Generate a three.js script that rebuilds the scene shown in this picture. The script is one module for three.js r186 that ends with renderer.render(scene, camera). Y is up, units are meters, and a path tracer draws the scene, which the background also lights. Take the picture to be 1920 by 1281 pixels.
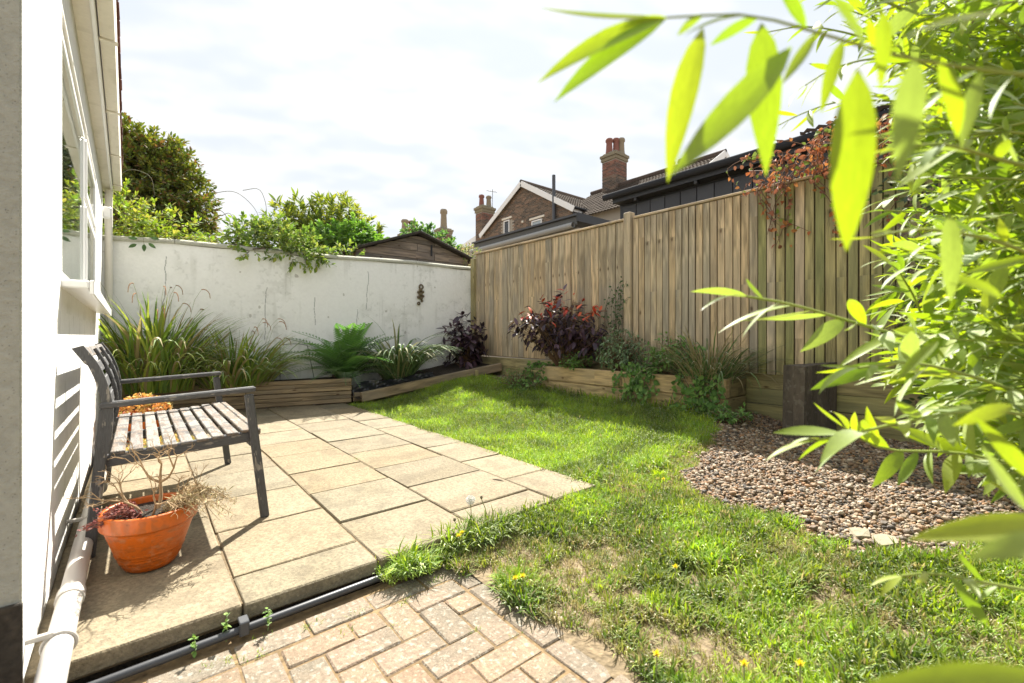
import * as THREE from 'three';
import { ConvexGeometry } from 'three/addons/geometries/ConvexGeometry.js';
import { mergeGeometries } from 'three/addons/utils/BufferGeometryUtils.js';

// ---------------------------------------------------------------- camera, sky, sun, exposure
const scene = new THREE.Scene();
const camera = new THREE.PerspectiveCamera(2 * Math.atan(640.5 / 840) * 180 / Math.PI, 1920 / 1281, 0.02, 600);
const YAW = 39.8 * Math.PI / 180, EYE = 0.9, FOCAL = 840, HORIZON = 630;
camera.position.set(0, EYE, 0);
camera.rotation.y = -YAW;
camera.setViewOffset(1920, 1281, 0, 10.5, 1920, 1281);
camera.focus = 3.2; camera.userData.fStop = 3.3;

const renderer = new THREE.WebGLRenderer({ antialias: true });
renderer.setSize(1024, 683);
renderer.toneMapping = THREE.LinearToneMapping;
renderer.toneMappingExposure = 3.5;
renderer.shadowMap.enabled = true;

const SUN = new THREE.Vector3(0.57, 1, -0.73).normalize();
const sun = new THREE.DirectionalLight(new THREE.Color().setRGB(1, 0.95, 0.86), 4.4);
sun.position.copy(SUN).multiplyScalar(30); sun.castShadow = true; sun.shadow.radius = 1.2;
sun.shadow.mapSize.set(2048, 2048);
Object.assign(sun.shadow.camera, { left: -12, right: 12, top: 12, bottom: -12, near: 1, far: 80 });
scene.add(sun); scene.add(sun.target);

// ---------------------------------------------------------------- numbers and noise
let seed = 7;
const R = () => { seed |= 0; seed = seed + 0x6D2B79F5 | 0; let t = Math.imul(seed ^ seed >>> 15, 1 | seed); t = t + Math.imul(t ^ t >>> 7, 61 | t) ^ t; return ((t ^ t >>> 14) >>> 0) / 4294967296; };
const rr = (a, b) => a + (b - a) * R(), pick = (l) => l[Math.floor(R() * l.length)];
const cl = (x, a = 0, b = 1) => Math.min(b, Math.max(a, x)), lerp = (a, b, t) => a + (b - a) * t, sm = (x) => { x = cl(x); return x * x * (3 - 2 * x); };
const hash = (i, j) => { let h = Math.imul(i, 374761393) + Math.imul(j, 668265263) | 0; h = Math.imul(h ^ h >>> 13, 1274126177); return ((h ^ h >>> 16) >>> 0) / 4294967296; };
function vn(x, y, p = 0) { const i = Math.floor(x), j = Math.floor(y), u = sm(x - i), v = sm(y - j), q = (n) => p ? ((n % p) + p) % p : n, k = (a, b) => hash(q(a), q(b)); return lerp(lerp(k(i, j), k(i + 1, j), u), lerp(k(i, j + 1), k(i + 1, j + 1), u), v); }
function fbm(x, y, p = 0, o = 4) { let s = 0, a = 0.5, f = 1; for (let k = 0; k < o; k++) { s += a * vn(x * f + k * 17, y * f + k * 31, p ? p * f : 0); a /= 2; f *= 2; } return s / (1 - Math.pow(0.5, o)); }

// the sky: thin bright cloud over pale blue, all the way round
{
  const w = 1024, h = 512, d = new Float32Array(w * h * 4);
  for (let j = 0; j < h; j++) for (let i = 0; i < w; i++) {
    const th = (i / w - 0.5) * 2 * Math.PI, la = (j / h - 0.5) * Math.PI, y = Math.sin(la), c = Math.cos(la), x = c * Math.cos(th), z = c * Math.sin(th);
    const k = 1 / (Math.max(y, 0) + 0.22), a = x * k, b = z * k;
    let n = fbm(a * 1.1 + b * 0.5 + 9, b * 1.5 - a * 0.3 + 4, 0, 5) * 0.5 + fbm(a * 5 + b * 3 + 3, b * 13 - a * 7, 0, 5) * 0.5;
    n = sm((n - 0.36) / 0.24);
    const hz = Math.pow(1 - Math.max(y, 0), 3), cov = cl(0.02 + 0.95 * n + 0.3 * hz);
    const s = Math.max(0, x * SUN.x + y * SUN.y + z * SUN.z), glow = 1 + 0.12 * Math.pow(s, 5);
    const L = y < -0.02 ? 0.35 : 1;
    const o = (j * w + i) * 4;
    d[o] = L * glow * lerp(0.236, 0.290, cov); d[o + 1] = L * glow * lerp(0.254, 0.293, cov); d[o + 2] = L * glow * lerp(0.281, 0.298, cov); d[o + 3] = 1;
  }
  const t = new THREE.DataTexture(d, w, h, THREE.RGBAFormat, THREE.FloatType);
  t.mapping = THREE.EquirectangularReflectionMapping; t.magFilter = THREE.LinearFilter; t.needsUpdate = true;
  scene.background = t; scene.environment = t;
}

// ---------------------------------------------------------------- positions: x = out from the house wall, a = along it, y = up
const CY = Math.cos(YAW), SY = Math.sin(YAW);
const V = (x, y, a) => new THREE.Vector3(x, y, -a);
const ray = (px) => { const X = (px - 960) / FOCAL; return [X * CY + SY, -X * SY + CY]; };
const onFloor = (px, py, y = 0) => { const t = FOCAL * (EYE - y) / (py - HORIZON), [x, a] = ray(px); return V(x * t, y, a * t); };
const onX = (px, py, x0) => { const [x, a] = ray(px), t = x0 / x; return V(x0, EYE + (HORIZON - py) * t / FOCAL, a * t); };
const onA = (px, py, a0) => { const [x, a] = ray(px), t = a0 / a; return V(x * t, EYE + (HORIZON - py) * t / FOCAL, a0); };
const atDepth = (px, py, t) => { const [x, a] = ray(px); return V(x * t, EYE + (HORIZON - py) * t / FOCAL, a * t); };
const groundY = (x, a) => {
  const front = sm((1.9 - a) / 0.5);
  let y = -0.035 + 0.15 * sm((x - 2.15) / 2.2) + 0.13 * sm((a - 3.4) / 2.6) * sm((x - 2.4) / 1.6);
  y = lerp(y, -0.080 + 0.12 * sm((x - 1.1) / 2.6), front);
  return y + 0.022 * (fbm(x * 2.1 + 5, a * 2.1, 0, 3) - 0.5);
};

// ---------------------------------------------------------------- builders
const taken = new Map();
function numbered(n) { const k = (taken.get(n) ?? -1) + 1; taken.set(n, k); return k ? n + '_' + String(k).padStart(3, '0') : n; }
const shade = (m) => { m.castShadow = true; m.receiveShadow = true; return m; };
function thing(name, label, category, pos, group) {
  const o = new THREE.Group(); o.name = numbered(name); if (pos) o.position.copy(pos);
  o.userData = { label, category }; if (group) o.userData.group = group;
  scene.add(o); return o;
}
function part(parent, name, geo, mat, pos, kind) {
  const m = shade(new THREE.Mesh(geo, mat)); m.name = name; if (pos) m.position.copy(pos); if (kind) m.userData.kind = kind;
  parent.add(m); return m;
}
function structure(name, label, category) { const o = new THREE.Group(); o.name = numbered(name); o.userData = { kind: 'structure', label, category }; scene.add(o); return o; }
// uv in metres by the way a face points; grain runs along `len`
function uvm(g, len = 'y', ox = 0, oy = 0) {
  if (g.index) g = g.toNonIndexed();
  if (!g.attributes.normal) g.computeVertexNormals();
  const p = g.attributes.position, n = g.attributes.normal, uv = new Float32Array(p.count * 2), L = 'xyz'.indexOf(len);
  for (let i = 0; i < p.count; i += 3) {
    const nn = [0, 1, 2].map((k) => Math.abs(n.getComponent(i, k) + n.getComponent(i + 1, k) + n.getComponent(i + 2, k)));
    const D = nn.indexOf(Math.max(...nn)), others = [0, 1, 2].filter((k) => k !== D);
    const v = others.includes(L) ? L : others[1], u = others.find((k) => k !== v);
    for (let q = i; q < i + 3; q++) { uv[q * 2] = p.getComponent(q, u) + ox; uv[q * 2 + 1] = p.getComponent(q, v) + oy; }
  }
  g.setAttribute('uv', new THREE.BufferAttribute(uv, 2)); return g;
}
// a box with chamfered, slightly worn edges
function cbox(w, h, d, c = 0.004, len = 'y', wob = 0, ox = rr(0, 5), oy = rr(0, 5)) {
  const pts = [], j = () => (R() - 0.5) * wob;
  for (const a of [-1, 1]) for (const b of [-1, 1]) for (const e of [-1, 1]) {
    const x = a * w / 2, y = b * h / 2, z = e * d / 2, k = c * (1 + (wob ? rr(-0.4, 0.8) : 0));
    pts.push(new THREE.Vector3(x, y - b * k, z - e * k).add(V(j(), j(), j())), new THREE.Vector3(x - a * k, y, z - e * k).add(V(j(), 0, j())), new THREE.Vector3(x - a * k, y - b * k, z).add(V(j(), j(), j())));
  }
  return uvm(new ConvexGeometry(pts), len, ox, oy);
}
function box(w, h, d, len = 'y') { return uvm(new THREE.BoxGeometry(w, h, d), len, rr(0, 5), rr(0, 5)); }
const moved = (g, x, y, z) => g.translate(x, y, z);
// a bar of section w x d between two points
function bar(parent, name, p, q, w, d, mat, c = 0.004, up = new THREE.Vector3(0, 0, 1)) {
  const dir = q.clone().sub(p), L = dir.length(), m = part(parent, name, cbox(w, L, d, c, 'y'), mat, p.clone().add(q).multiplyScalar(0.5));
  dir.normalize(); const x = new THREE.Vector3().crossVectors(dir, up); if (x.lengthSq() < 1e-6) x.set(1, 0, 0); x.normalize();
  m.quaternion.setFromRotationMatrix(new THREE.Matrix4().makeBasis(x, dir, new THREE.Vector3().crossVectors(x, dir)));
  return m;
}
function tube(pts, r0, r1 = r0, seg = 12, rad = 6) {
  const c = pts.length > 2 ? new THREE.CatmullRomCurve3(pts) : new THREE.LineCurve3(...pts), g = new THREE.TubeGeometry(c, seg, r0, rad, false), p = g.attributes.position;
  if (r1 !== r0) for (let i = 0; i <= seg; i++) { const o = c.getPointAt(i / seg), k = lerp(1, r1 / r0, i / seg); for (let j = 0; j <= rad; j++) { const q = i * (rad + 1) + j; p.setXYZ(q, o.x + (p.getX(q) - o.x) * k, o.y + (p.getY(q) - o.y) * k, o.z + (p.getZ(q) - o.z) * k); } }
  return g;
}
function bare(g) { for (const k of Object.keys(g.attributes)) if (!['position', 'normal', 'uv'].includes(k)) g.deleteAttribute(k); return g.index ? g.toNonIndexed() : g; }
const join = (l) => mergeGeometries(l.map(bare));
function tint(g, c) { const a = new Float32Array(g.attributes.position.count * 3); for (let i = 0; i < a.length; i += 3) { a[i] = c[0]; a[i + 1] = c[1]; a[i + 2] = c[2]; } g.setAttribute('color', new THREE.BufferAttribute(a, 3)); return g; }

// ---------------------------------------------------------------- textures (linear colour in, sRGB bytes out)
const s8 = (x) => { x = cl(x); return Math.round(255 * (x <= 0.0031308 ? 12.92 * x : 1.055 * Math.pow(x, 1 / 2.4) - 0.055)); };
function tex(n, m, fn, rep = [1, 1]) {
  const d = new Uint8Array(n * m * 4), b = new Uint8Array(n * m * 4);
  for (let j = 0; j < m; j++) for (let i = 0; i < n; i++) { const [r, g, bl, h] = fn(i / n, j / m), o = (j * n + i) * 4; d[o] = s8(r); d[o + 1] = s8(g); d[o + 2] = s8(bl); d[o + 3] = 255; b[o] = b[o + 1] = b[o + 2] = Math.round(255 * cl(h ?? 0.5)); b[o + 3] = 255; }
  return [d, b].map((q, k) => { const t = new THREE.DataTexture(q, n, m, THREE.RGBAFormat); t.wrapS = t.wrapT = THREE.RepeatWrapping; t.magFilter = THREE.LinearFilter; t.minFilter = THREE.LinearFilter; t.repeat.set(...rep); if (!k) t.colorSpace = THREE.SRGBColorSpace; t.needsUpdate = true; return t; });
}
const mul = (c, k) => c.map((v) => v * k), mix = (a, b, t) => a.map((v, i) => lerp(v, b[i], t));
const std = (o) => new THREE.MeshStandardMaterial({ side: THREE.DoubleSide, ...o });
const rgb = (r, g, b) => new THREE.Color().setRGB(r, g, b);
function textured([map, bump], scale, rough, color = rgb(1, 1, 1), extra = {}) { return std({ map, bumpMap: bump, bumpScale: scale, roughness: rough, color, ...extra }); }
const tinted = (m, r, g, b) => { const c = m.clone(); c.color = rgb(r, g, b); return c; };

const T = {};
T.slab = tex(512, 512, (u, v) => { const f = fbm(u * 110, v * 110, 110, 2), c = fbm(u * 5, v * 5, 5, 4), s = hash(Math.floor(u * 512), Math.floor(v * 512) + 77), st = sm((fbm(u * 9 + 40, v * 9, 9, 4) - 0.52) * 5); let k = mix([0.238, 0.198, 0.130], [0.188, 0.152, 0.093], cl(c * 1.2 - 0.1)); k = mul(k, 0.62 + 0.72 * f); if (s > 0.985) k = mul(k, 0.45); if (s < 0.03) k = mul(k, 1.3); k = mix(k, [0.12, 0.095, 0.06], st * 0.4); return [...k, 0.35 * f + 0.45 * s + 0.2 * c]; });
T.block = tex(512, 512, (u, v) => { const f = fbm(u * 90, v * 90, 90, 3), c = fbm(u * 8, v * 8, 8, 4), w = sm((fbm(u * 62 + 9, v * 62, 62, 3) - 0.62) * 9), s = hash(Math.floor(u * 512), Math.floor(v * 512)); let k = mix([0.238, 0.175, 0.122], [0.19, 0.152, 0.108], sm(c * 2 - 0.5)); k = mul(k, 0.62 + 0.7 * f); k = mix(k, [0.38, 0.35, 0.29], w * 0.5); if (s > 0.99) k = [0.5, 0.45, 0.37]; if (s < 0.015) k = mul(k, 0.5); return [...k, 0.5 * f + 0.3 * s + 0.2 * w]; }, [1.4, 1.4]);
T.wood = tex(512, 768, (u, v) => {
  let x = u * 34, knot = 0, y = v;
  for (let q = 0; q < 9; q++) { const kx = hash(q, 3), ky = hash(q, 8), dx = (((u - kx + 1.5) % 1) - 0.5) * 34, dy = (((v - ky + 1.5) % 1) - 0.5) * 30, r2 = dx * dx + dy * dy * 1.2; knot = Math.max(knot, sm(1.15 - Math.sqrt(r2) * 1.9)); x += 1.6 * Math.exp(-r2 * 0.5) * Math.sign(dx) * (1 - Math.exp(-r2)); }
  const g1 = vn(x, y * 8 + 3, 0), g2 = vn(x * 4.2, y * 22, 0), g3 = vn(u * 300, v * 30, 0), c = fbm(u * 7, v * 5, 0, 3);
  let k = mul([0.575, 0.46, 0.305], 0.34 + 0.42 * sm(g1 * 1.5 - 0.25) + 0.34 * g2 + 0.14 * g3); k = mix(k, [0.36, 0.315, 0.25], 0.6 * sm(c * 2.4 - 0.8)); k = mix(k, [0.085, 0.045, 0.02], knot * 0.85);
  if (g3 > 0.93 && g2 > 0.6) k = mul(k, 0.55);
  return [...k, 0.4 * g1 + 0.4 * g2 + 0.2 * g3];
}, [1, 0.5]);
T.render = tex(512, 512, (u, v) => { const f = fbm(u * 60, v * 60, 60, 3), c = fbm(u * 6, v * 6, 6, 5), s = sm((fbm(u * 13 + 3, v * 6, 0, 4) - 0.58) * 5); let k = mul([0.80, 0.79, 0.755], 0.93 + 0.1 * f); k = mix(k, [0.5, 0.49, 0.44], 0.28 * s); return [...k, 0.55 * f + 0.45 * c]; });
T.cement = tex(512, 512, (u, v) => { const f = fbm(u * 70, v * 70, 70, 3), c = fbm(u * 5, v * 5, 5, 5), s = hash(Math.floor(u * 512), Math.floor(v * 512)); let k = mul([0.405, 0.405, 0.35], 0.8 + 0.25 * f + 0.16 * (c - 0.5)); if (s > 0.993) k = mul(k, 0.4); return [...k, 0.6 * f + 0.3 * s + 0.1 * c]; });
// old garden wall: white paint with grey grime, damp runs and hairline cracks, laid once over the whole wall
T.oldwall = tex(1024, 432, (u, v) => {
  const X = u * 5.1, Y = v * 2.2, f = fbm(X * 40, Y * 40, 0, 3), b = fbm(X * 2.2 + 4, Y * 2.2, 0, 5), g = fbm(X * 9, Y * 9 + 5, 0, 4), run = fbm(X * 16 + 2, Y * 0.9, 0, 3), sp = fbm(X * 26, Y * 26 + 3, 0, 3);
  let k = mul([0.87, 0.87, 0.84], 0.94 + 0.09 * f);
  k = mix(k, [0.40, 0.40, 0.345], 0.26 * sm((b - 0.50) * 3.5) * sm((g - 0.36) * 4)); k = mix(k, [0.45, 0.45, 0.40], 0.26 * sm((run - 0.58) * 6) * sm((b - 0.35) * 4)); k = mix(k, [0.24, 0.25, 0.20], 0.2 * sm((sp - 0.58) * 5) * sm((b - 0.42) * 5)); if (vn(X * 9 + 50, Y * 9) > 0.965) k = mix(k, [0.25, 0.22, 0.17], 0.5);
  for (const [cx, y0, y1] of [[3.02, 1.35, 1.95], [2.86, 0.7, 1.35], [1.62, 0.9, 1.6], [2.25, 1.1, 1.5], [0.55, 1.2, 1.9]]) { const w = cx + 0.05 * (fbm(Y * 6, cx * 9, 0, 3) - 0.5) + (Y - y0) * 0.03; if (Y > y0 && Y < y1 && Math.abs(X - w) < 0.0045) k = mul(k, 0.42); }
  return [...k, 0.5 * f + 0.3 * g + 0.2 * b];
});
T.soil = tex(512, 512, (u, v) => { const f = fbm(u * 60, v * 60, 60, 4), c = fbm(u * 6, v * 6, 6, 4); return [...mul(mix([0.22, 0.165, 0.10], [0.14, 0.105, 0.06], c), 0.5 + f), f]; });
T.dark = tex(256, 256, (u, v) => { const f = fbm(u * 40, v * 40, 40, 4); return [...mul([0.045, 0.033, 0.022], 0.4 + 1.2 * f), f]; }, [2, 2]);
T.paint = tex(512, 512, (u, v) => { const n = fbm(u * 34, v * 8, 0, 5), f = vn(u * 220, v * 26), p = sm((n - 0.66) * 14); return [...mix(mul([0.062, 0.062, 0.064], 0.75 + 0.5 * f), mul([0.26, 0.235, 0.20], 0.6 + 0.6 * f), p * 0.85), 0.75 - 0.4 * p + 0.2 * f]; }, [2.5, 2.5]);
T.worn = tex(512, 512, (u, v) => { const n = fbm(u * 22, v * 3, 0, 5), f = vn(u * 200, v * 18), q = fbm(u * 8 + 7, v * 8, 0, 4), p = sm((n - 0.50) * 11); let k = mix(mul([0.225, 0.205, 0.18], 0.62 + 0.6 * f), mul([0.16, 0.115, 0.08], 0.6 + 0.6 * f), p * 0.8); k = mix(k, [0.06, 0.06, 0.06], sm((q - 0.60) * 12) * 0.8); return [...k, 0.6 * f + 0.4 * n]; }, [2.5, 2.5]);
T.clay = tex(512, 512, (u, v) => { const c = fbm(u * 24, v * 12, 0, 5), f = fbm(u * 120, v * 90, 0, 2), s = fbm(u * 40, v * 30 + 9, 0, 4); let k = mul([0.50, 0.10, 0.004], 0.78 + 0.28 * c + 0.14 * f); k = mix(k, [0.22, 0.075, 0.02], 0.45 * sm((s - 0.55) * 6)); k = mix(k, [0.46, 0.24, 0.13], 0.3 * sm((fbm(u * 30 + 5, v * 14, 0, 5) - 0.52) * 4)); return [...k, 0.6 * f + 0.4 * c]; });
T.leaf = tex(128, 256, (u, v) => { const m = Math.abs(u - 0.5), q = (v * 13 - m * 5) % 1, vein = Math.exp(-Math.pow((m) / 0.022, 2)), side = Math.exp(-Math.pow(((q + 1) % 1 - 0.5) / 0.09, 2)), n = fbm(u * 9, v * 18, 0, 3); return [...mix(mul([0.95, 0.97, 0.9], 0.8 + 0.3 * n), [1, 1, 1], 0.75 * vein + 0.3 * side)]; });
T.bark = tex(256, 256, (u, v) => { const f = fbm(u * 24, v * 7, 0, 4); return [...mul([0.16, 0.12, 0.08], 0.4 + f), f]; }, [4, 2]);
T.stone = tex(512, 512, (u, v) => { const f = vn(u * 26, v * 5), g = fbm(u * 60, v * 30, 0, 3), l = sm((fbm(u * 24, v * 24 + 8, 0, 4) - 0.61) * 10); let k = mul([0.085, 0.068, 0.052], 0.45 + 0.6 * f + 0.5 * g); k = mix(k, [0.36, 0.34, 0.28], l * 0.12); return [...k, 0.5 * f + 0.5 * g]; });
const M = {
  slab: textured(T.slab, 0.0035, 0.95), block: textured(T.block, 0.003, 0.95), render: textured(T.render, 0.004, 0.9), cement: textured(T.cement, 0.005, 0.95), oldwall: textured(T.oldwall, 0.004, 0.95),
  soil: textured(T.soil, 0.01, 1), dark: textured(T.dark, 0.02, 1), paint: textured(T.paint, 0.0012, 0.62), worn: textured(T.worn, 0.0015, 0.8), clay: textured(T.clay, 0.0012, 0.36), bark: textured(T.bark, 0.006, 0.95), stone: textured(T.stone, 0.01, 0.9),
  wood: textured(T.wood, 0.0025, 0.9), pvc: std({ color: rgb(0.80, 0.80, 0.79), roughness: 0.3 }), offwhite: textured(T.render, 0.001, 0.7, rgb(0.92, 0.88, 0.80)), pipe: std({ color: rgb(0.50, 0.47, 0.43), roughness: 0.42 }),
  black: std({ color: rgb(0.022, 0.023, 0.025), roughness: 0.5 }), conduit: std({ color: rgb(0.05, 0.052, 0.057), roughness: 0.42 }), grey: std({ color: rgb(0.30, 0.30, 0.29), roughness: 0.6 }),
  glass: new THREE.MeshPhysicalMaterial({ color: rgb(0.82, 0.90, 0.87), roughness: 0.02, transmission: 1, thickness: 0, ior: 2.2, side: THREE.DoubleSide }), liner: std({ color: rgb(0.018, 0.02, 0.024), roughness: 0.28 }),
};

// ---------------------------------------------------------------- ground
{
  const g = structure('ground', 'bare brown earth under and around the garden', 'ground');
  const m = part(g, 'earth', uvm(new THREE.BoxGeometry(400, 0.1, 400, 1, 1, 1)), textured(T.soil.map((t) => { const c = t.clone(); c.repeat.set(0.5, 0.5); c.needsUpdate = true; return c; }), 0.02, 1), V(0, -0.33, 60));
}
const gravelEdge = [[2.55, 1.38], [2.72, 1.52], [2.98, 1.58], [3.35, 1.66], [3.72, 1.80], [3.95, 1.92], [4.3, 1.9], [4.68, 1.9], [4.68, -1.6], [3.3, -1.6], [3.2, -0.1], [2.85, 0.08], [2.50, 0.25], [2.32, 0.50], [2.38, 0.80], [2.42, 1.02], [2.48, 1.22]];
function inside(poly, x, y) { let c = false; for (let i = 0, j = poly.length - 1; i < poly.length; j = i++) { const [a, b] = poly[i], [d, e] = poly[j]; if ((b > y) !== (e > y) && x < (d - a) * (y - b) / (e - b) + a) c = !c; } return c; }
const wobble = (x, a) => [x + 0.22 * (fbm(x * 7, a * 7, 0, 4) - 0.5), a + 0.22 * (fbm(x * 7 + 40, a * 7, 0, 3) - 0.5)];
const onGravel = (x, a) => inside(gravelEdge, ...wobble(x, a));
function sheet(x0, x1, a0, a1, step, lift, keep) {
  const p = [], uv = [], nx = Math.ceil((x1 - x0) / step), na = Math.ceil((a1 - a0) / step), at = (i, j) => { const x = lerp(x0, x1, i / nx), a = lerp(a0, a1, j / na); return [x, groundY(x, a) + lift, -a]; };
  for (let i = 0; i < nx; i++) for (let j = 0; j < na; j++) {
    const q = [at(i, j), at(i + 1, j), at(i + 1, j + 1), at(i, j + 1)];
    if (keep && !keep((q[0][0] + q[2][0]) / 2, -(q[0][2] + q[2][2]) / 2)) continue;
    for (const k of [0, 1, 2, 0, 2, 3]) { p.push(...q[k]); uv.push(q[k][0], q[k][2]); }
  }
  const g = new THREE.BufferGeometry(); g.setAttribute('position', new THREE.Float32BufferAttribute(p, 3)); g.setAttribute('uv', new THREE.Float32BufferAttribute(uv, 2)); g.computeVertexNormals(); return g;
}
const lawn = structure('lawn', 'patchy lawn soil beside the patio', 'lawn');
part(lawn, 'lawn_soil', sheet(2.118, 4.72, -2, 6.72, 0.09, 0), M.soil);
part(lawn, 'lawn_soil', sheet(1.045, 2.118, -2, 1.715, 0.09, 0), M.soil);
const gravelBed = structure('gravel_bed', 'brown pea gravel bed by the fence', 'gravel');
part(gravelBed, 'gravel_base', sheet(2.2, 4.68, -1.6, 2.0, 0.03, 0.006, onGravel), M.dark);
{
  const protos = [0, 1, 2].map((k) => { const g = new THREE.IcosahedronGeometry(1, 1), p = g.attributes.position; for (let i = 0; i < p.count; i++) { const x = p.getX(i), y = p.getY(i), z = p.getZ(i), s = 0.72 + 0.5 * vn(x * 1.3 + k * 9 + 20, y * 1.3 + z * 1.7 + 30); p.setXYZ(i, x * s, y * s * 0.6, z * s * 0.8); } g.computeVertexNormals(); return g; });
  const tones = [[0.20, 0.125, 0.068], [0.24, 0.165, 0.10], [0.15, 0.095, 0.055], [0.27, 0.205, 0.14], [0.10, 0.08, 0.06], [0.19, 0.145, 0.10], [0.07, 0.058, 0.048], [0.33, 0.27, 0.20], [0.24, 0.13, 0.06]];
  const list = [[], [], []];
  for (let k = 0; k < 110000 && list[0].length < 15000; k++) {
    const x = rr(2.2, 4.68), a = rr(-0.6, 2.1); if (!onGravel(x, a) && !(R() < 0.07 && onGravel(x + rr(-0.15, 0.25), a + rr(-0.15, 0.15)))) continue;
    const t = x * SY + a * CY, X = x * CY - a * SY; if (X > 1.35 * t + 0.4) continue;
    const s = rr(0.005, 0.0125) * (R() < 0.07 ? 1.7 : 1) * (R() < 0.4 ? 0.6 : 1);
    list[k % 3].push([x, groundY(x, a) + 0.006 + rr(0.2, 1.2) * s, a, s]);
  }
  const mat = std({ roughness: 0.75, color: rgb(1, 1, 1) });
  list.forEach((l, k) => {
    const im = new THREE.InstancedMesh(protos[k], mat, l.length), o = new THREE.Object3D(); im.name = 'pebble_layer'; im.userData.kind = 'stuff'; shade(im);
    l.forEach(([x, y, a, s], i) => { o.position.set(x, y, -a); o.rotation.set(rr(-0.5, 0.5), rr(0, 6.3), rr(-0.5, 0.5)); o.scale.setScalar(s); o.updateMatrix(); im.setMatrixAt(i, o.matrix); const c = mul(pick(tones), rr(0.8, 1.5)); im.setColorAt(i, rgb(...c)); });
    gravelBed.add(im);
  });
}
// pale stones at the gravel's edge
for (const [px, py, w] of [[1612, 1008, 0.11], [1662, 1024, 0.13]]) {
  const p = onFloor(px, py, -0.01), pts = []; for (let k = 0; k < 26; k++) { const th = rr(0, 6.3), r = w * rr(0.42, 0.52); pts.push(new THREE.Vector3(Math.cos(th) * r, rr(-0.02, 0.018), Math.sin(th) * r * 0.75)); }
  const o = thing('edging_stone', w < 0.12 ? 'smaller flat pale stone set at the edge of the gravel' : 'larger flat pale stone set at the edge of the gravel', 'stone', V(p.x, groundY(p.x, -p.z) + 0.02, -p.z));
  part(o, 'stone', uvm(new ConvexGeometry(pts), 'y', R(), R()), textured(T.cement, 0.004, 0.95, rgb(0.72, 0.64, 0.52)));
}

// ---------------------------------------------------------------- patio of buff slabs
{
  const patio = structure('patio', 'raised patio of square buff concrete slabs beside the house', 'patio');
  part(patio, 'mortar_bed', moved(box(2.36, 0.06, 4.46), 0.935, -0.039, -3.985), textured(T.soil, 0.006, 1, rgb(0.85, 0.82, 0.75)));
  part(patio, 'hardcore_base', moved(box(2.30, 0.2, 4.40), 0.935, -0.18, -3.985), M.dark);
  const cols = [[-0.245, 0.268, [1.725, 2.2, 2.69, 3.16, 3.66, 4.14, 4.63, 5.11, 5.6, 6.1, 6.4]], [0.268, 0.742, [1.725, 1.951, 2.437, 2.913, 3.437, 3.926, 4.40, 4.88, 5.36, 5.85, 6.34]], [0.742, 1.224, [1.725, 2.192, 2.69, 3.158, 3.67, 4.135, 4.63, 5.11, 5.6, 6.09, 6.34]], [1.224, 1.762, [1.735, 1.96, 2.442, 2.931, 3.42, 3.91, 4.39, 4.88, 5.36, 5.85, 6.25]], [1.762, 2.125, [1.745, 2.185, 2.687, 3.197, 3.68, 4.17, 4.66, 5.15, 5.63, 6.1]]];
  const tones = [[1, 1, 1], [1.12, 1.1, 1.08], [0.90, 0.90, 0.90], [1.03, 0.98, 0.9], [0.97, 1.0, 1.02], [1.06, 1.05, 1.05]].map((c) => tinted(M.slab, ...c));
  for (const [x0, x1, rows] of cols) for (let k = 0; k + 1 < rows.length; k++) {
    const a0 = rows[k], a1 = rows[k + 1], gap = 0.009, w = x1 - x0 - gap, d = a1 - a0 - gap;
    const m = part(patio, 'slab', cbox(w, 0.052, d, 0.004, 'z', 0.004), pick(tones), V((x0 + x1) / 2, -0.026 + rr(-0.002, 0.0025), (a0 + a1) / 2));
    m.rotation.set(rr(-0.004, 0.004), rr(-0.004, 0.004), rr(-0.004, 0.004));
  }
}
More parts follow.
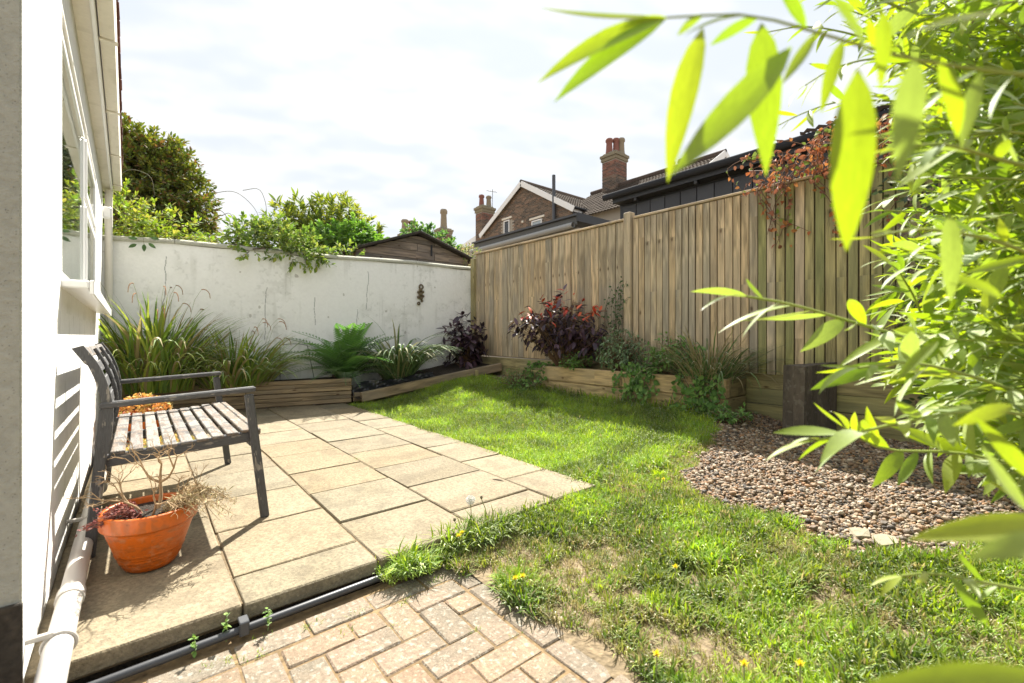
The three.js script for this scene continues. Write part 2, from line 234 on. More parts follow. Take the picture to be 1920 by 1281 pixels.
// ---------------------------------------------------------------- block paving in front of it
{
  const pav = structure('block_paving', 'herringbone block paving with a grey border', 'paving'), m = 0.106, Y = -0.08;
  part(pav, 'sand_bed', moved(box(3.2, 0.06, 4.0), -0.5, Y - 0.0345, 0.29), textured(T.soil, 0.006, 1, rgb(0.95, 0.85, 0.7)));
  const long = [0, 1, 2, 3, 4, 5].map(() => cbox(2 * m - 0.0055, 0.06, m - 0.0055, 0.004, 'x', 0.0022)), half = [0, 1, 2].map(() => cbox(m - 0.0055, 0.06, m - 0.0055, 0.004, 'x', 0.0025));
  const warm = [[1, 1, 1], [1.06, 1.0, 0.94], [0.92, 0.95, 0.96], [1.1, 1.06, 1.0], [0.96, 0.9, 0.84]].map((c) => tinted(M.block, ...c)), cool = [[0.88, 0.93, 0.96], [0.94, 0.98, 1.0], [0.82, 0.87, 0.90]].map((c) => tinted(M.block, ...c));
  const lay = (geo, mat, x, a, turn) => { const b = part(pav, 'block', geo, mat, V(x, Y - 0.03 + rr(-0.0025, 0.0025), a)); b.rotation.set(rr(-0.012, 0.012), turn + rr(-0.008, 0.008), rr(-0.012, 0.012)); };
  const X0 = 0.652, A0 = 1.115, inX = (i) => X0 + i * m, inA = (j) => A0 + j * m, ok = (i, j) => i <= 2 && i >= -14 && j <= 3 && j >= -9 && inA(j) * CY + inX(i) * SY > 0.95;
  for (let i = -15; i <= 2; i++) for (let j = -10; j <= 3; j++) {
    const c = (((i + j) % 4) + 4) % 4, cx = inX(i) + m / 2, ca = inA(j) + m / 2;
    if (c === 0) { if (ok(i, j) && ok(i + 1, j)) lay(pick(long), pick(warm), cx + m / 2, ca, R() < 0.5 ? 0 : Math.PI); else if (ok(i, j)) lay(pick(half), pick(warm), cx, ca, 0); else if (ok(i + 1, j)) lay(pick(half), pick(warm), cx + m, ca, 0); }
    if (c === 2) { if (ok(i, j) && ok(i, j + 1)) lay(pick(long), pick(warm), cx, ca + m / 2, (R() < 0.5 ? 1 : -1) * Math.PI / 2); else if (ok(i, j)) lay(pick(half), pick(warm), cx, ca, 0); else if (ok(i, j + 1)) lay(pick(half), pick(warm), cx, ca + m, 0); }
  }
  for (let k = -7; k < 5; k++) lay(pick(long), pick(cool), 0.19 + k * 0.212 - 0.07, 1.598, 0);
  for (let k = 0; k < 7; k++) lay(pick(long), pick(cool), 1.028, 1.545 - k * 0.212, Math.PI / 2);
}

// ---------------------------------------------------------------- the house wing on the left
{
  const H = thing('house', 'white rendered house wing with a white framed window and eaves gutter', 'house', V(-0.231, 0, 1.70)); H.rotation.y = 0.0155;
  const U = 5.04, TOP = 2.62, w0 = 0.93, w1 = 3.62, hb = 1.135, ht = 2.27;
  const s = new THREE.Shape([[0, -0.3], [U, -0.3], [U, TOP], [0, TOP]].map((p) => new THREE.Vector2(...p)));
  s.holes.push(new THREE.Path([[w0, hb], [w0, ht], [w1, ht], [w1, hb]].map((p) => new THREE.Vector2(...p))));
  const g = new THREE.ExtrudeGeometry(s, { depth: 0.25, bevelEnabled: false }); g.rotateY(Math.PI / 2); // u -> -z, thickness towards +x
  g.translate(-0.25, 0, 0);
  part(H, 'side_wall', uvm(g, 'y'), M.render);
  part(H, 'end_wall', moved(box(3.2, 2.92, 0.25), -1.853, 1.16, -0.125), M.cement);
  part(H, 'end_render', moved(cbox(3.452, 2.92, 0.014, 0.004), -1.726, 1.16, 0.008), M.cement);
  part(H, 'plinth', moved(cbox(3.456, 0.52, 0.012, 0.003), -1.725, -0.04, 0.0215), textured(T.dark, 0.004, 0.9, rgb(0.9, 1.0, 1.1)));
  part(H, 'far_wall', moved(box(3.2, 2.92, 0.25), -1.853, 1.16, -U + 0.125), M.cement);
  part(H, 'back_wall', moved(box(0.25, 2.92, U), -3.585, 1.16, -U / 2), M.cement);
  part(H, 'floor', moved(box(3.2, 0.1, U - 0.5), -1.853, 0.1, -U / 2), M.wood);
  const roof = part(H, 'roof', moved(box(3.95, 0.09, U + 0.3), -1.83, TOP + 0.105, -U / 2), textured(T.dark, 0.01, 0.9, rgb(3, 2.1, 2.0)));
  for (let k = 0; k < 26; k++) part(roof, 'tile', cbox(0.16, 0.016, 0.188, 0.004, 'x', 0.004), std({ color: rgb(...mul([0.20, 0.085, 0.075], rr(0.7, 1.3))), roughness: 0.9 }), new THREE.Vector3(0.092 + rr(-0.004, 0.004), TOP + 0.162, 0.05 - k * 0.2));
  part(H, 'soffit', moved(box(0.066, 0.014, U + 0.1), 0.034, 2.53, -U / 2), M.offwhite);
  part(H, 'fascia', moved(cbox(0.018, 0.15, U + 0.1, 0.003, 'z'), 0.077, 2.575, -U / 2), M.pvc);
  // square gutter
  const gs = new THREE.Shape([[0, 0], [0.062, 0], [0.07, 0.075], [0.064, 0.075], [0.057, 0.006], [0.005, 0.006], [0.005, 0.075], [0, 0.075]].map((p) => new THREE.Vector2(...p)));
  const gg = new THREE.ExtrudeGeometry(gs, { depth: U + 0.06, bevelEnabled: false }); gg.translate(0.092, 2.545, -U - 0.03); part(H, 'gutter', uvm(gg, 'z'), M.offwhite);
  for (let k = 0; k < 5; k++) part(H, 'gutter_bracket', moved(cbox(0.08, 0.012, 0.03, 0.002), 0.127, 2.538, -0.6 - k * 1.05), M.offwhite);
  part(H, 'downpipe', moved(new THREE.CylinderGeometry(0.034, 0.034, 2.5, 16), 0.052, 1.25, -U + 0.12), M.offwhite);
  part(H, 'wall_light', moved(cbox(0.07, 0.12, 0.07, 0.012), 0.05, 2.17, -U + 0.52), M.pvc);
  // window
  const W = new THREE.Group(); W.name = 'window'; H.add(W);
  const F = -0.012, fr = (name, u0, u1, y0, y1, d = 0.06, v = F, mat = M.pvc) => part(W, name, moved(cbox(d, y1 - y0, u1 - u0, 0.006, 'y'), v - d / 2, (y0 + y1) / 2, -(u0 + u1) / 2), mat);
  const mu = 2.42;
  fr('frame', w0, w0 + 0.055, hb, ht); fr('frame', w1 - 0.055, w1, hb, ht); fr('frame', w0 + 0.055, w1 - 0.055, hb, hb + 0.055); fr('frame', w0 + 0.055, w1 - 0.055, ht - 0.055, ht); fr('mullion', mu - 0.035, mu + 0.035, hb + 0.055, ht - 0.055);
  const pane = (u0, u1, y0, y1, v) => part(W, 'pane', moved(box(0.004, y1 - y0, u1 - u0), v, (y0 + y1) / 2, -(u0 + u1) / 2), M.glass);
  pane(w0 + 0.055, mu - 0.035, hb + 0.055, ht - 0.055, F - 0.007);
  const sash = (u0, u1, y0, y1, v) => { const b = 0.06; fr('sash', u0, u0 + b, y0, y1, 0.055, v); fr('sash', u1 - b, u1, y0, y1, 0.055, v); fr('sash', u0 + b, u1 - b, y0, y0 + b, 0.055, v); fr('sash', u0 + b, u1 - b, y1 - b, y1, 0.055, v); pane(u0 + b, u1 - b, y0 + b, y1 - b, v - 0.008); };
  const tr = 1.80; fr('transom', mu + 0.035, w1 - 0.055, tr - 0.03, tr + 0.03);
  sash(mu + 0.03, w1 - 0.05, tr + 0.026, ht - 0.05, F + 0.012); sash(mu + 0.03, w1 - 0.05, hb + 0.05, tr - 0.026, F + 0.012);
  part(W, 'sill', moved(cbox(0.20, 0.035, w1 - w0 + 0.1, 0.006, 'z'), -0.015, hb - 0.019, -(w0 + w1) / 2), M.pvc);
  part(W, 'sill_nosing', moved(cbox(0.014, 0.06, w1 - w0 + 0.1, 0.003, 'z'), 0.093, hb - 0.030, -(w0 + w1) / 2), M.pvc);
}

// ---------------------------------------------------------------- back garden wall
{
  const o = thing('garden_wall', 'old white painted garden wall with grey stains and a rounded coping', 'wall', V(0, 0, 6.75));
  const g = new THREE.BoxGeometry(5.15, 2.2, 0.2, 40, 1, 1), p = g.attributes.position, uv = g.attributes.uv;
  const top = (x) => 1.98 + 0.026 * (x + 0.3) + 0.012 * Math.sin(x * 2.3) + 0.01 * Math.sin(x * 5.1 + 1);
  for (let i = 0; i < p.count; i++) { const x = p.getX(i) + 2.26, y = p.getY(i) > 0 ? top(x) : -0.2; p.setXYZ(i, x, y, p.getZ(i) - 0.1); uv.setXY(i, (x + 0.32) / 5.1, (y + 0.05) / 2.2); }
  g.computeVertexNormals(); part(o, 'wall', g, M.oldwall);
  for (let k = 0; k < 8; k++) { // rounded coping lengths
    const x0 = -0.31 + k * 0.643, x1 = x0 + 0.638, sh = new THREE.Shape(); sh.moveTo(-0.02, 0); sh.quadraticCurveTo(-0.03, 0.035, 0, 0.05); sh.quadraticCurveTo(0.1, 0.095, 0.2, 0.05); sh.quadraticCurveTo(0.23, 0.035, 0.22, 0); sh.closePath();
    const c = new THREE.ExtrudeGeometry(sh, { depth: x1 - x0, bevelEnabled: false, curveSegments: 5 }); c.rotateY(Math.PI / 2);
    const q = c.attributes.position; for (let i = 0; i < q.count; i++) { const x = q.getX(i) + x0; q.setXYZ(i, x, q.getY(i) + top(x) + 0.001, q.getZ(i)); }
    c.computeVertexNormals(); part(o, 'coping', uvm(c, 'x', R(), R()), textured(T.cement, 0.006, 0.95, rgb(1.15, 1.13, 1.05)));
  }
  const orn = thing('wall_ornament', 'small rusty metal lizard ornament hung on the white wall', 'ornament', onA(788, 552, 6.736)), om = textured(T.stone, 0.006, 0.8, rgb(1.6, 1.5, 1.1)), sp = (n, x, y, r) => part(orn, n, new THREE.IcosahedronGeometry(r, 2), om, new THREE.Vector3(x, y, 0.012));
  part(orn, 'head_ring', new THREE.TorusGeometry(0.035, 0.013, 8, 16), om, new THREE.Vector3(0.01, 0.125, 0.012));
  for (const [x, y, r] of [[0.0, 0.07, 0.03], [0.035, 0.04, 0.028], [-0.035, 0.035, 0.026], [0.0, 0.0, 0.034], [0.045, -0.03, 0.024], [-0.04, -0.05, 0.026], [0.01, -0.065, 0.03], [0.025, -0.11, 0.022]]) sp('lump', x, y, r);
  part(orn, 'tail', new THREE.TorusGeometry(0.02, 0.012, 8, 14), om, new THREE.Vector3(-0.035, -0.155, 0.012));
}

// ---------------------------------------------------------------- timber fence on the right
{
  const fence = thing('fence', 'weathered tan timber board fence with capping rail along the lawn', 'fence', V(4.7, 0, 3.3));
  const topAt = (a) => 2.34 + 0.008 * (a - 1), bot = 0.55, P = (x, y, a) => V(x, y, a - 3.3);
  const geo = [], LEN = 1.80; for (let k = 0; k < 5; k++) geo.push(cbox(0.022, LEN, 0.124, 0.003, 'y', 0.002));
  const tan = [[1.0, 0.98, 0.95], [1.15, 1.09, 1.02], [0.86, 0.87, 0.88], [1.05, 0.97, 0.86], [0.96, 0.97, 0.97], [1.18, 1.1, 0.98], [0.78, 0.77, 0.74]].map((c) => tinted(M.wood, ...c)), green = [[0.72, 0.80, 0.52], [0.64, 0.74, 0.44], [0.80, 0.84, 0.60]].map((c) => tinted(M.wood, ...c));
  let a = 6.60; // flat boards between the corner post and the middle post
  const back = tinted(M.wood, 0.55, 0.5, 0.44);
  for (const [a0, a1] of [[6.66, 3.40], [3.30, -2.2]]) for (let q = a0; q > a1; q -= 0.152) part(fence, 'backing_board', geo[0], back, P(0.036, topAt(q) - 0.03 - LEN / 2, Math.max(q - 0.076, a1 + 0.076))).scale.z = 1.25;
  while (a > 3.42) { const w = rr(0.85, 1.12), m = part(fence, 'board', pick(geo), pick(tan), P(0.010 + rr(-0.005, 0.005), topAt(a) - 0.02 - LEN / 2, a)); m.scale.z = w; m.rotation.x = rr(-0.003, 0.003); a -= 0.124 * w + 0.005; }
  const slim = [0, 1, 2, 3, 4, 5].map(() => cbox(0.022, LEN, 0.071, 0.003, 'y', 0.002));
  for (a = 3.25; a > -2.2; a -= 0.0805) { const al = R() < sm((2.1 - a) / 0.9), m = part(fence, 'board', pick(slim), pick(al ? green : tan), P(-0.004 + rr(-0.004, 0.004), topAt(a) - 0.02 - LEN / 2, a)); m.rotation.set(rr(-0.003, 0.003), 0.08 + rr(-0.02, 0.02), 0); m.scale.z = rr(0.94, 1.03); }
  for (const [a0, a1] of [[6.68, 3.42], [3.28, 0.2], [0.06, -2.2]]) {
    bar(fence, 'capping_rail', P(0, topAt(a0), a0), P(0, topAt(a1), a1), 0.026, 0.062, tan[1], 0.004, new THREE.Vector3(1, 0, 0));
    for (const [y, k] of [[0.46, 0], [0.31, 1]]) bar(fence, 'gravel_board', P(0.012, y, a0), P(0.012, y, a1), 0.148, 0.028, k ? green[0] : green[2], 0.004, new THREE.Vector3(1, 0, 0));
    bar(fence, 'gravel_board', P(0.012, 0.13, a0), P(0.012, 0.13, a1), 0.2, 0.028, green[0], 0.004, new THREE.Vector3(1, 0, 0));
    for (const y of [0.8, 1.45, 2.1]) bar(fence, 'arris_rail', P(0.06, y, a0), P(0.06, y, a1), 0.07, 0.05, tan[2], 0.004, new THREE.Vector3(1, 0, 0));
  }
  for (const [pa, h, mm] of [[6.70, 2.30, green[2]], [3.35, 2.43, tan[0]], [0.13, 2.43, green[0]]]) part(fence, 'post', cbox(0.10, h + 0.3, 0.10, 0.006, 'y'), mm, P(-0.012, h / 2 - 0.15, pa));
}

// ---------------------------------------------------------------- raised beds
const sleeper = [[0.62, 0.58, 0.53], [0.70, 0.66, 0.6], [0.55, 0.52, 0.47]].map((c) => tinted(M.wood, ...c)), oak = [[0.98, 0.88, 0.68], [0.88, 0.82, 0.62], [0.80, 0.80, 0.55]].map((c) => tinted(M.wood, ...c));
{
  const o = thing('timber_planter', 'low planter of two stacked grooved boards under the white wall', 'planter', V(1, 0, 6.3)), P = (x, y, a) => V(x - 1, y, a - 6.3);
  const f = (x) => 6.29 - (x - 1.07) * 0.205;
  for (const [y, d] of [[0.083, 0.012], [0.248, 0]]) for (const [x0, x1] of [[-0.28, 1.0], [1.005, 2.215]]) {
    for (let k = 0; k < 3; k++) bar(o, 'board', P(x0, y - 0.052 + k * 0.0525, f(x0) + d + (k === 1 ? 0.006 : 0)), P(x1, y - 0.052 + k * 0.0525, f(x1) + d + (k === 1 ? 0.006 : 0)), 0.05, 0.045, sleeper[k % 2 ? 2 : (y > 0.2 ? 1 : 0)], 0.006, new THREE.Vector3(0, 0, 1));
  }
  bar(o, 'end_board', P(2.2, 0.165, f(2.2) + 0.03), P(2.2, 0.165, 6.74), 0.32, 0.04, sleeper[2], 0.005, new THREE.Vector3(1, 0, 0));
  const s = new THREE.Shape([[-0.28, 6.74], [2.18, 6.74], [2.18, f(2.18) + 0.02], [-0.28, f(-0.28) + 0.02]].map(([x, a]) => new THREE.Vector2(x - 1, a - 6.3))), g = new THREE.ExtrudeGeometry(s, { depth: 0.3, bevelEnabled: false }); g.rotateX(-Math.PI / 2);
  part(o, 'soil', uvm(g), M.dark);
}
{
  // sloping timber along the lawn, its soil and torn liner
  const A = V(2.30, 0.075, 5.93), B = V(4.64, 0.385, 5.86), o = thing('timber_edging', 'long sloping timber edging the soil bed in the lawn corner', 'edging', A), L = (v) => v.clone().sub(A);
  bar(o, 'timber', L(A), L(B), 0.13, 0.07, sleeper[1], 0.008, new THREE.Vector3(0, 0, 1));
  bar(o, 'lower_board', L(V(2.24, 0.07, 6.06)), L(V(3.1, 0.09, 6.05)), 0.12, 0.04, sleeper[2], 0.006, new THREE.Vector3(0, 0, 1));
  part(o, 'peg', cbox(0.05, 0.28, 0.04, 0.006), oak[2], L(V(4.1, 0.22, 5.79)));
  const p = [], uv = [], nx = 20, na = 6, at = (i, j) => { const x = lerp(2.24, 4.69, i / nx), a = lerp(5.9, 6.745, j / na); return [x - A.x, lerp(0.06, 0.40, sm((x - 2.2) / 2.4)) + 0.1 * (j / na) * (1 - (x - 2.2) / 3) + 0.03 * (fbm(x * 6, a * 6) - 0.5) - A.y, -a - A.z]; };
  for (let i = 0; i < nx; i++) for (let j = 0; j < na; j++) { const q = [at(i, j), at(i + 1, j), at(i + 1, j + 1), at(i, j + 1)]; for (const k of [0, 1, 2, 0, 2, 3]) { p.push(...q[k]); uv.push(q[k][0], q[k][2]); } }
  const g = new THREE.BufferGeometry(); g.setAttribute('position', new THREE.Float32BufferAttribute(p, 3)); g.setAttribute('uv', new THREE.Float32BufferAttribute(uv, 2)); g.computeVertexNormals(); part(o, 'soil', g, M.dark);
  const q = [], N = 30; const li = (i, j) => { const u = i / N, x = lerp(2.23, 3.45, u), a = 6.03 - 0.05 * u, h = (0.15 + 0.02 * Math.sin(u * 9)) * (1 - 0.45 * u); return [x, 0.09 + 0.17 * u + j / 4 * h, a + 0.025 * Math.sin(u * 23 + j) + 0.05 * (j / 4) ** 2].map((c, k) => k === 2 ? -c : c); };
  for (let i = 0; i < N; i++) for (let j = 0; j < 4; j++) { const c = [li(i, j), li(i + 1, j), li(i + 1, j + 1), li(i, j + 1)]; for (const k of [0, 1, 2, 0, 2, 3]) q.push(...c[k]); }
  const lg = new THREE.BufferGeometry(); lg.setAttribute('position', new THREE.Float32BufferAttribute(q, 3)); lg.computeVertexNormals();
  const l = thing('pond_liner', 'crumpled black plastic liner strip behind the sloping timber', 'plastic liner', V(0, 0, 0)); part(l, 'sheet', lg, M.liner);
  const b = thing('plastic_bottle', 'small blue and white plastic bottle lying on dark soil', 'bottle', V(3.42, 0.315, 6.1)); b.rotation.set(0, 0.1, Math.PI / 2 + 0.1);
  part(b, 'body', new THREE.LatheGeometry([[0, -0.06], [0.022, -0.058], [0.024, -0.03], [0.024, 0.035], [0.012, 0.055], [0.011, 0.07], [0, 0.07]].map((c) => new THREE.Vector2(...c)), 14), std({ color: rgb(0.72, 0.78, 0.8), roughness: 0.3 })); part(b, 'wrapper', new THREE.CylinderGeometry(0.0247, 0.0247, 0.035, 16, 1, true), std({ color: rgb(0.06, 0.35, 0.62), roughness: 0.5 }));
}
const BED_X = 4.26;
{
  const o = thing('raised_bed', 'raised bed of stacked tan sleepers along the fence', 'raised bed', V(BED_X, 0, 3.2)), P = (x, y, a) => V(x - BED_X, y, a - 3.2);
  for (const [y, m] of [[0.40, 0], [0.21, 1], [0.02, 2]]) for (const [a0, a1] of [[1.94, 3.12], [3.124, 4.46]]) bar(o, 'sleeper', P(BED_X + (y < 0.3 ? 0.006 : 0), y, a0), P(BED_X + (y < 0.3 ? 0.006 : 0), y, a1), 0.186, 0.09, oak[m], 0.01, new THREE.Vector3(1, 0, 0));
  for (const y of [0.40, 0.21, 0.02]) { bar(o, 'end_sleeper', P(BED_X + 0.05, y, 1.985), P(4.67, y, 1.985), 0.186, 0.09, tinted(M.wood, 0.5, 0.5, 0.38), 0.01, new THREE.Vector3(0, 0, 1)); bar(o, 'end_sleeper', P(BED_X + 0.05, y, 4.415), P(4.67, y, 4.415), 0.186, 0.09, oak[1], 0.01, new THREE.Vector3(0, 0, 1)); }
  part(o, 'soil', moved(box(0.38, 0.3, 2.32), 0.24, 0.30, 0), M.dark);
  for (const a of [2.16, 2.2]) part(o, 'bolt', new THREE.CylinderGeometry(0.008, 0.008, 0.012, 8).rotateZ(Math.PI / 2), M.black, P(BED_X - 0.05, a > 2.18 ? 0.27 : 0.24, a));
}
{
  const o = thing('upright_block', 'dark weathered block standing upright on the gravel by the fence', 'block', V(4.27, groundY(4.27, 1.3) - 0.02, 1.3)); o.rotation.y = -0.12;
  const pts = []; for (const x of [-0.22, 0.36]) for (const z of [-0.085, 0.085]) for (const y of [0, 0.66]) for (let k = 0; k < 4; k++) pts.push(new THREE.Vector3(x * rr(0.93, 1), y + (y ? -rr(0, 0.03) - (x > 0 ? 0.0 : 0.02) : 0), z * rr(0.85, 1)));
  const m = part(o, 'block', uvm(new ConvexGeometry(pts), 'y'), M.stone); m.rotation.z = -0.03;
}

// ---------------------------------------------------------------- bench
{
  const o = thing('garden_bench', 'worn slatted two seat bench with peeling dark paint against the house', 'bench', V(0.15, 0, 3.1)), P = (x, y, a) => V(x - 0.15, y, a - 3.1), Z = new THREE.Vector3(0, 0, 1), X = new THREE.Vector3(1, 0, 0);
  const A0 = 2.50, A1 = 3.70;
  for (const a of [A0, A1]) {
    bar(o, 'front_leg', P(0.482, 0, a), P(0.412, 0.615, a), 0.038, 0.03, M.paint, 0.005, Z);
    bar(o, 'rear_leg', P(-0.155, 0, a), P(-0.105, 0.60, a), 0.038, 0.03, M.paint, 0.005, Z);
    bar(o, 'armrest', P(-0.125, 0.612, a), P(0.44, 0.640, a), 0.026, 0.044, M.paint, 0.006, Z);
    // curved back upright
    const s = new THREE.Shape(), L = [[-0.102, 0.40], [-0.085, 0.50], [-0.082, 0.60], [-0.096, 0.69], [-0.125, 0.78], [-0.172, 0.862]], w = 0.034;
    const c = new THREE.CatmullRomCurve3(L.map(([x, y]) => new THREE.Vector3(x, y, 0))).getPoints(20); s.moveTo(c[0].x, c[0].y); c.slice(1).forEach((q) => s.lineTo(q.x, q.y)); [...c].reverse().forEach((q, i) => s.lineTo(q.x - w, q.y - (i < 4 ? 0.012 : 0)));
    const g = new THREE.ExtrudeGeometry(s, { depth: 0.03, bevelEnabled: false }); g.translate(-0.15, 0, -(a - 3.1) - 0.015); part(o, 'back_upright', uvm(g, 'y'), M.paint);
    bar(o, 'seat_rail', P(-0.115, 0.375, a + (a < 3 ? 0.036 : -0.036)), P(0.43, 0.405, a + (a < 3 ? 0.036 : -0.036)), 0.05, 0.032, M.paint, 0.004, Z);
  }
  bar(o, 'seat_rail', P(-0.10, 0.37, 3.1), P(0.42, 0.40, 3.1), 0.045, 0.035, M.paint, 0.004, Z);
  bar(o, 'stretcher', P(0.43, 0.385, A0 + 0.02), P(0.43, 0.385, A1 - 0.02), 0.055, 0.026, M.paint, 0.004, X);
  const worn = [tinted(M.worn, 1, 1, 1), tinted(M.worn, 0.9, 0.9, 0.92), tinted(M.worn, 1.1, 1.08, 1.05)];
  for (let k = 0; k < 9; k++) { const x = -0.068 + k * 0.0595, y = 0.408 + (x + 0.07) * 0.055 + 0.010 * Math.sin((k / 8) * Math.PI) * -1, m = bar(o, 'seat_slat', P(x, y, A0 + 0.015), P(x, y, A1 - 0.015), 0.014, 0.047, worn[k % 3], 0.003, X); }
  bar(o, 'front_rail', P(0.452, 0.425, A0 + 0.02), P(0.452, 0.425, A1 - 0.02), 0.03, 0.032, worn[2], 0.005, X);
  const bc = new THREE.CatmullRomCurve3([[-0.09, 0.47], [-0.074, 0.54], [-0.072, 0.61], [-0.088, 0.69], [-0.115, 0.77], [-0.150, 0.84]].map(([x, y]) => new THREE.Vector3(x - 0.026, y, 0)));
  for (let k = 0; k < 6; k++) { const t = 0.02 + k * 0.19, c = bc.getPointAt(Math.min(t, 1)), d = bc.getTangentAt(Math.min(t, 1)); bar(o, 'back_slat', P(c.x, c.y, A0 + 0.01), P(c.x, c.y, A1 - 0.01), 0.047, 0.014, k === 5 ? worn[1] : M.paint, 0.003, new THREE.Vector3(d.y, -d.x, 0)); }
  for (const a of [2.9, 3.3]) { const g = tube(bc.getPoints(8).map((q) => P(q.x + 0.014, q.y, a)), 0.010, 0.010, 10, 6); part(o, 'back_brace', g, M.paint); }
}
// ---------------------------------------------------------------- pot
const potAt = V(0.035, 0, 2.27);
{
  const o = thing('flower_pot', 'orange terracotta pot with a thick rim in front of the bench', 'plant pot', potAt);
  const pr = [[0, 0.0], [0.105, 0], [0.115, 0.006]]; for (let k = 0; k <= 30; k++) { const t = k / 30, y = 0.008 + t * 0.152; let r = 0.117 + 0.062 * Math.pow(t, 0.62); if (t < 0.42) r += 0.0035 * Math.cos(t * 78); pr.push([r, y]); }
  pr.push([0.181, 0.165], [0.192, 0.168], [0.196, 0.172], [0.197, 0.20], [0.196, 0.218], [0.191, 0.223], [0.180, 0.223], [0.176, 0.218], [0.172, 0.17], [0.165, 0.12]);
  part(o, 'body', new THREE.LatheGeometry(pr.map((c) => new THREE.Vector2(c[0] * (0.66 + 0.12 * Math.min(1, c[1] / 0.16)), c[1] * 1.04)), 64), M.clay);
  const g = new THREE.CircleGeometry(0.136, 30, 0, 6.2832).rotateX(-Math.PI / 2); part(o, 'compost', g, M.dark, V(0, 0.207, 0));
}
// ---------------------------------------------------------------- pipes
{
  const o = thing('waste_pipe', 'grey plastic waste pipe running along the foot of the house wall', 'pipe', V(-0.17, 0, 2.4)), P = (x, y, a) => V(x + 0.17, y, a - 2.4), pts = [[1.18, 0.04], [1.7, 0.052], [3, 0.062], [4.6, 0.075]];
  part(o, 'pipe', tube(pts.map(([a, y]) => P(-0.168 - (a - 1.7) * 0.006, y, a)), 0.031, 0.031, 24, 18), M.pipe);
  for (const a of [1.40, 2.03, 3.4]) part(o, 'coupling', new THREE.CylinderGeometry(0.036, 0.036, 0.055, 20).rotateX(Math.PI / 2), M.pipe, P(-0.17, 0.055, a));
  for (const a of [1.74, 2.75]) { part(o, 'clip', new THREE.TorusGeometry(0.034, 0.005, 8, 24), M.pipe, P(-0.168, 0.052, a)); part(o, 'clip_arm', moved(cbox(0.07, 0.014, 0.014, 0.002), -0.045, 0.035, 0), M.pipe, P(-0.168, 0.052, a)); }
  const c = thing('cable_conduit', 'thin black conduit clipped along the front edge of the patio', 'conduit', V(0.2, -0.05, 1.69)), Q = (x, y, a) => V(x - 0.2, y + 0.05, a - 1.69);
  part(c, 'conduit', tube([[-0.5, -0.062, 1.672], [0.1, -0.058, 1.682], [0.5, -0.055, 1.688], [0.78, -0.058, 1.70]].map((p) => Q(...p)), 0.012, 0.012, 24, 12), M.conduit);
  part(c, 'clip', cbox(0.028, 0.045, 0.012, 0.003), M.conduit, Q(0.262, -0.045, 1.664)); part(c, 'clip_top', cbox(0.028, 0.008, 0.04, 0.002), M.conduit, Q(0.262, -0.026, 1.684));
}

// ---------------------------------------------------------------- neighbouring buildings
const brickTones = [[0.15, 0.11, 0.08], [0.12, 0.092, 0.07], [0.18, 0.125, 0.088], [0.10, 0.08, 0.065], [0.20, 0.13, 0.09]], redTones = [[0.22, 0.10, 0.07], [0.17, 0.09, 0.065], [0.25, 0.12, 0.08], [0.14, 0.095, 0.075]];
const Y1 = new THREE.Vector3(0, 1, 0), brickMat = std({ vertexColors: true, roughness: 0.95 }), mortar = std({ color: rgb(0.34, 0.31, 0.26), roughness: 1 });
// courses of bricks on a face: u along `du`, y up, standing proud along n
function bricks(o, du, n, len, y0, y1, keep, tones, off = 0.006) {
  const out = []; let row = 0;
  for (let y = y0; y + 0.065 <= y1 + 1e-3; y += 0.075, row++) for (let u = (row % 2) * -0.1125; u < len; u += 0.225) {
    const a = Math.max(0.002, u), b = Math.min(len - 0.002, u + 0.215); if (b - a < 0.03) continue; if (keep && !keep((a + b) / 2, y + 0.032)) continue;
    const g = new THREE.BoxGeometry(b - a, 0.065, 0.02); const t = typeof tones === 'function' ? tones((a + b) / 2, y) : tones; tint(g, mul(pick(t), rr(0.75, 1.25)));
    const rh = new THREE.Vector3().crossVectors(du, Y1).dot(n) > 0, m = new THREE.Matrix4().makeBasis(rh ? du : du.clone().negate(), new THREE.Vector3(0, 1, 0), n); m.setPosition(o.clone().addScaledVector(du, (a + b) / 2).addScaledVector(n, off - 0.01).add(new THREE.Vector3(0, y + 0.0325, 0))); g.applyMatrix4(m); g.deleteAttribute('uv'); out.push(g.toNonIndexed());
  }
  return mergeGeometries(out);
}
// interlocking tiles: rolls across, steps up the slope
function tiles(o, du, ds, width, length, keep, tone, roll = 0.3, gauge = 0.3) {
  const p = [], c = [], n = new THREE.Vector3().crossVectors(du, ds); if (n.y < 0) n.negate(); const S = 6;
  for (let r = 0; r * gauge < length; r++) for (let k = 0; k * roll < width; k++) {
    if (keep && !keep((k + 0.5) * roll, (r + 0.5) * gauge)) continue; const t = mul(tone, rr(0.7, 1.3));
    const at = (i, j) => { const u = (k + i / S) * roll, h = 0.018 * Math.sin((i / S) * Math.PI * 4) + (j ? 0.012 : 0.045); return o.clone().addScaledVector(du, u).addScaledVector(ds, (r + j) * gauge).addScaledVector(n, h); };
    for (let i = 0; i < S; i++) { const q = [at(i, 0), at(i + 1, 0), at(i + 1, 1), at(i, 1)]; for (const w of [0, 1, 2, 0, 2, 3]) { p.push(q[w].x, q[w].y, q[w].z); c.push(...t); } const d0 = q[0].clone().addScaledVector(n, -0.04), d1 = q[1].clone().addScaledVector(n, -0.04); for (const w of [q[0], d0, d1, q[0], d1, q[1]]) { p.push(w.x, w.y, w.z); c.push(...t); } }
  }
  const g = new THREE.BufferGeometry(); g.setAttribute('position', new THREE.Float32BufferAttribute(p, 3)); g.setAttribute('color', new THREE.Float32BufferAttribute(c, 3)); g.computeVertexNormals(); return g;
}
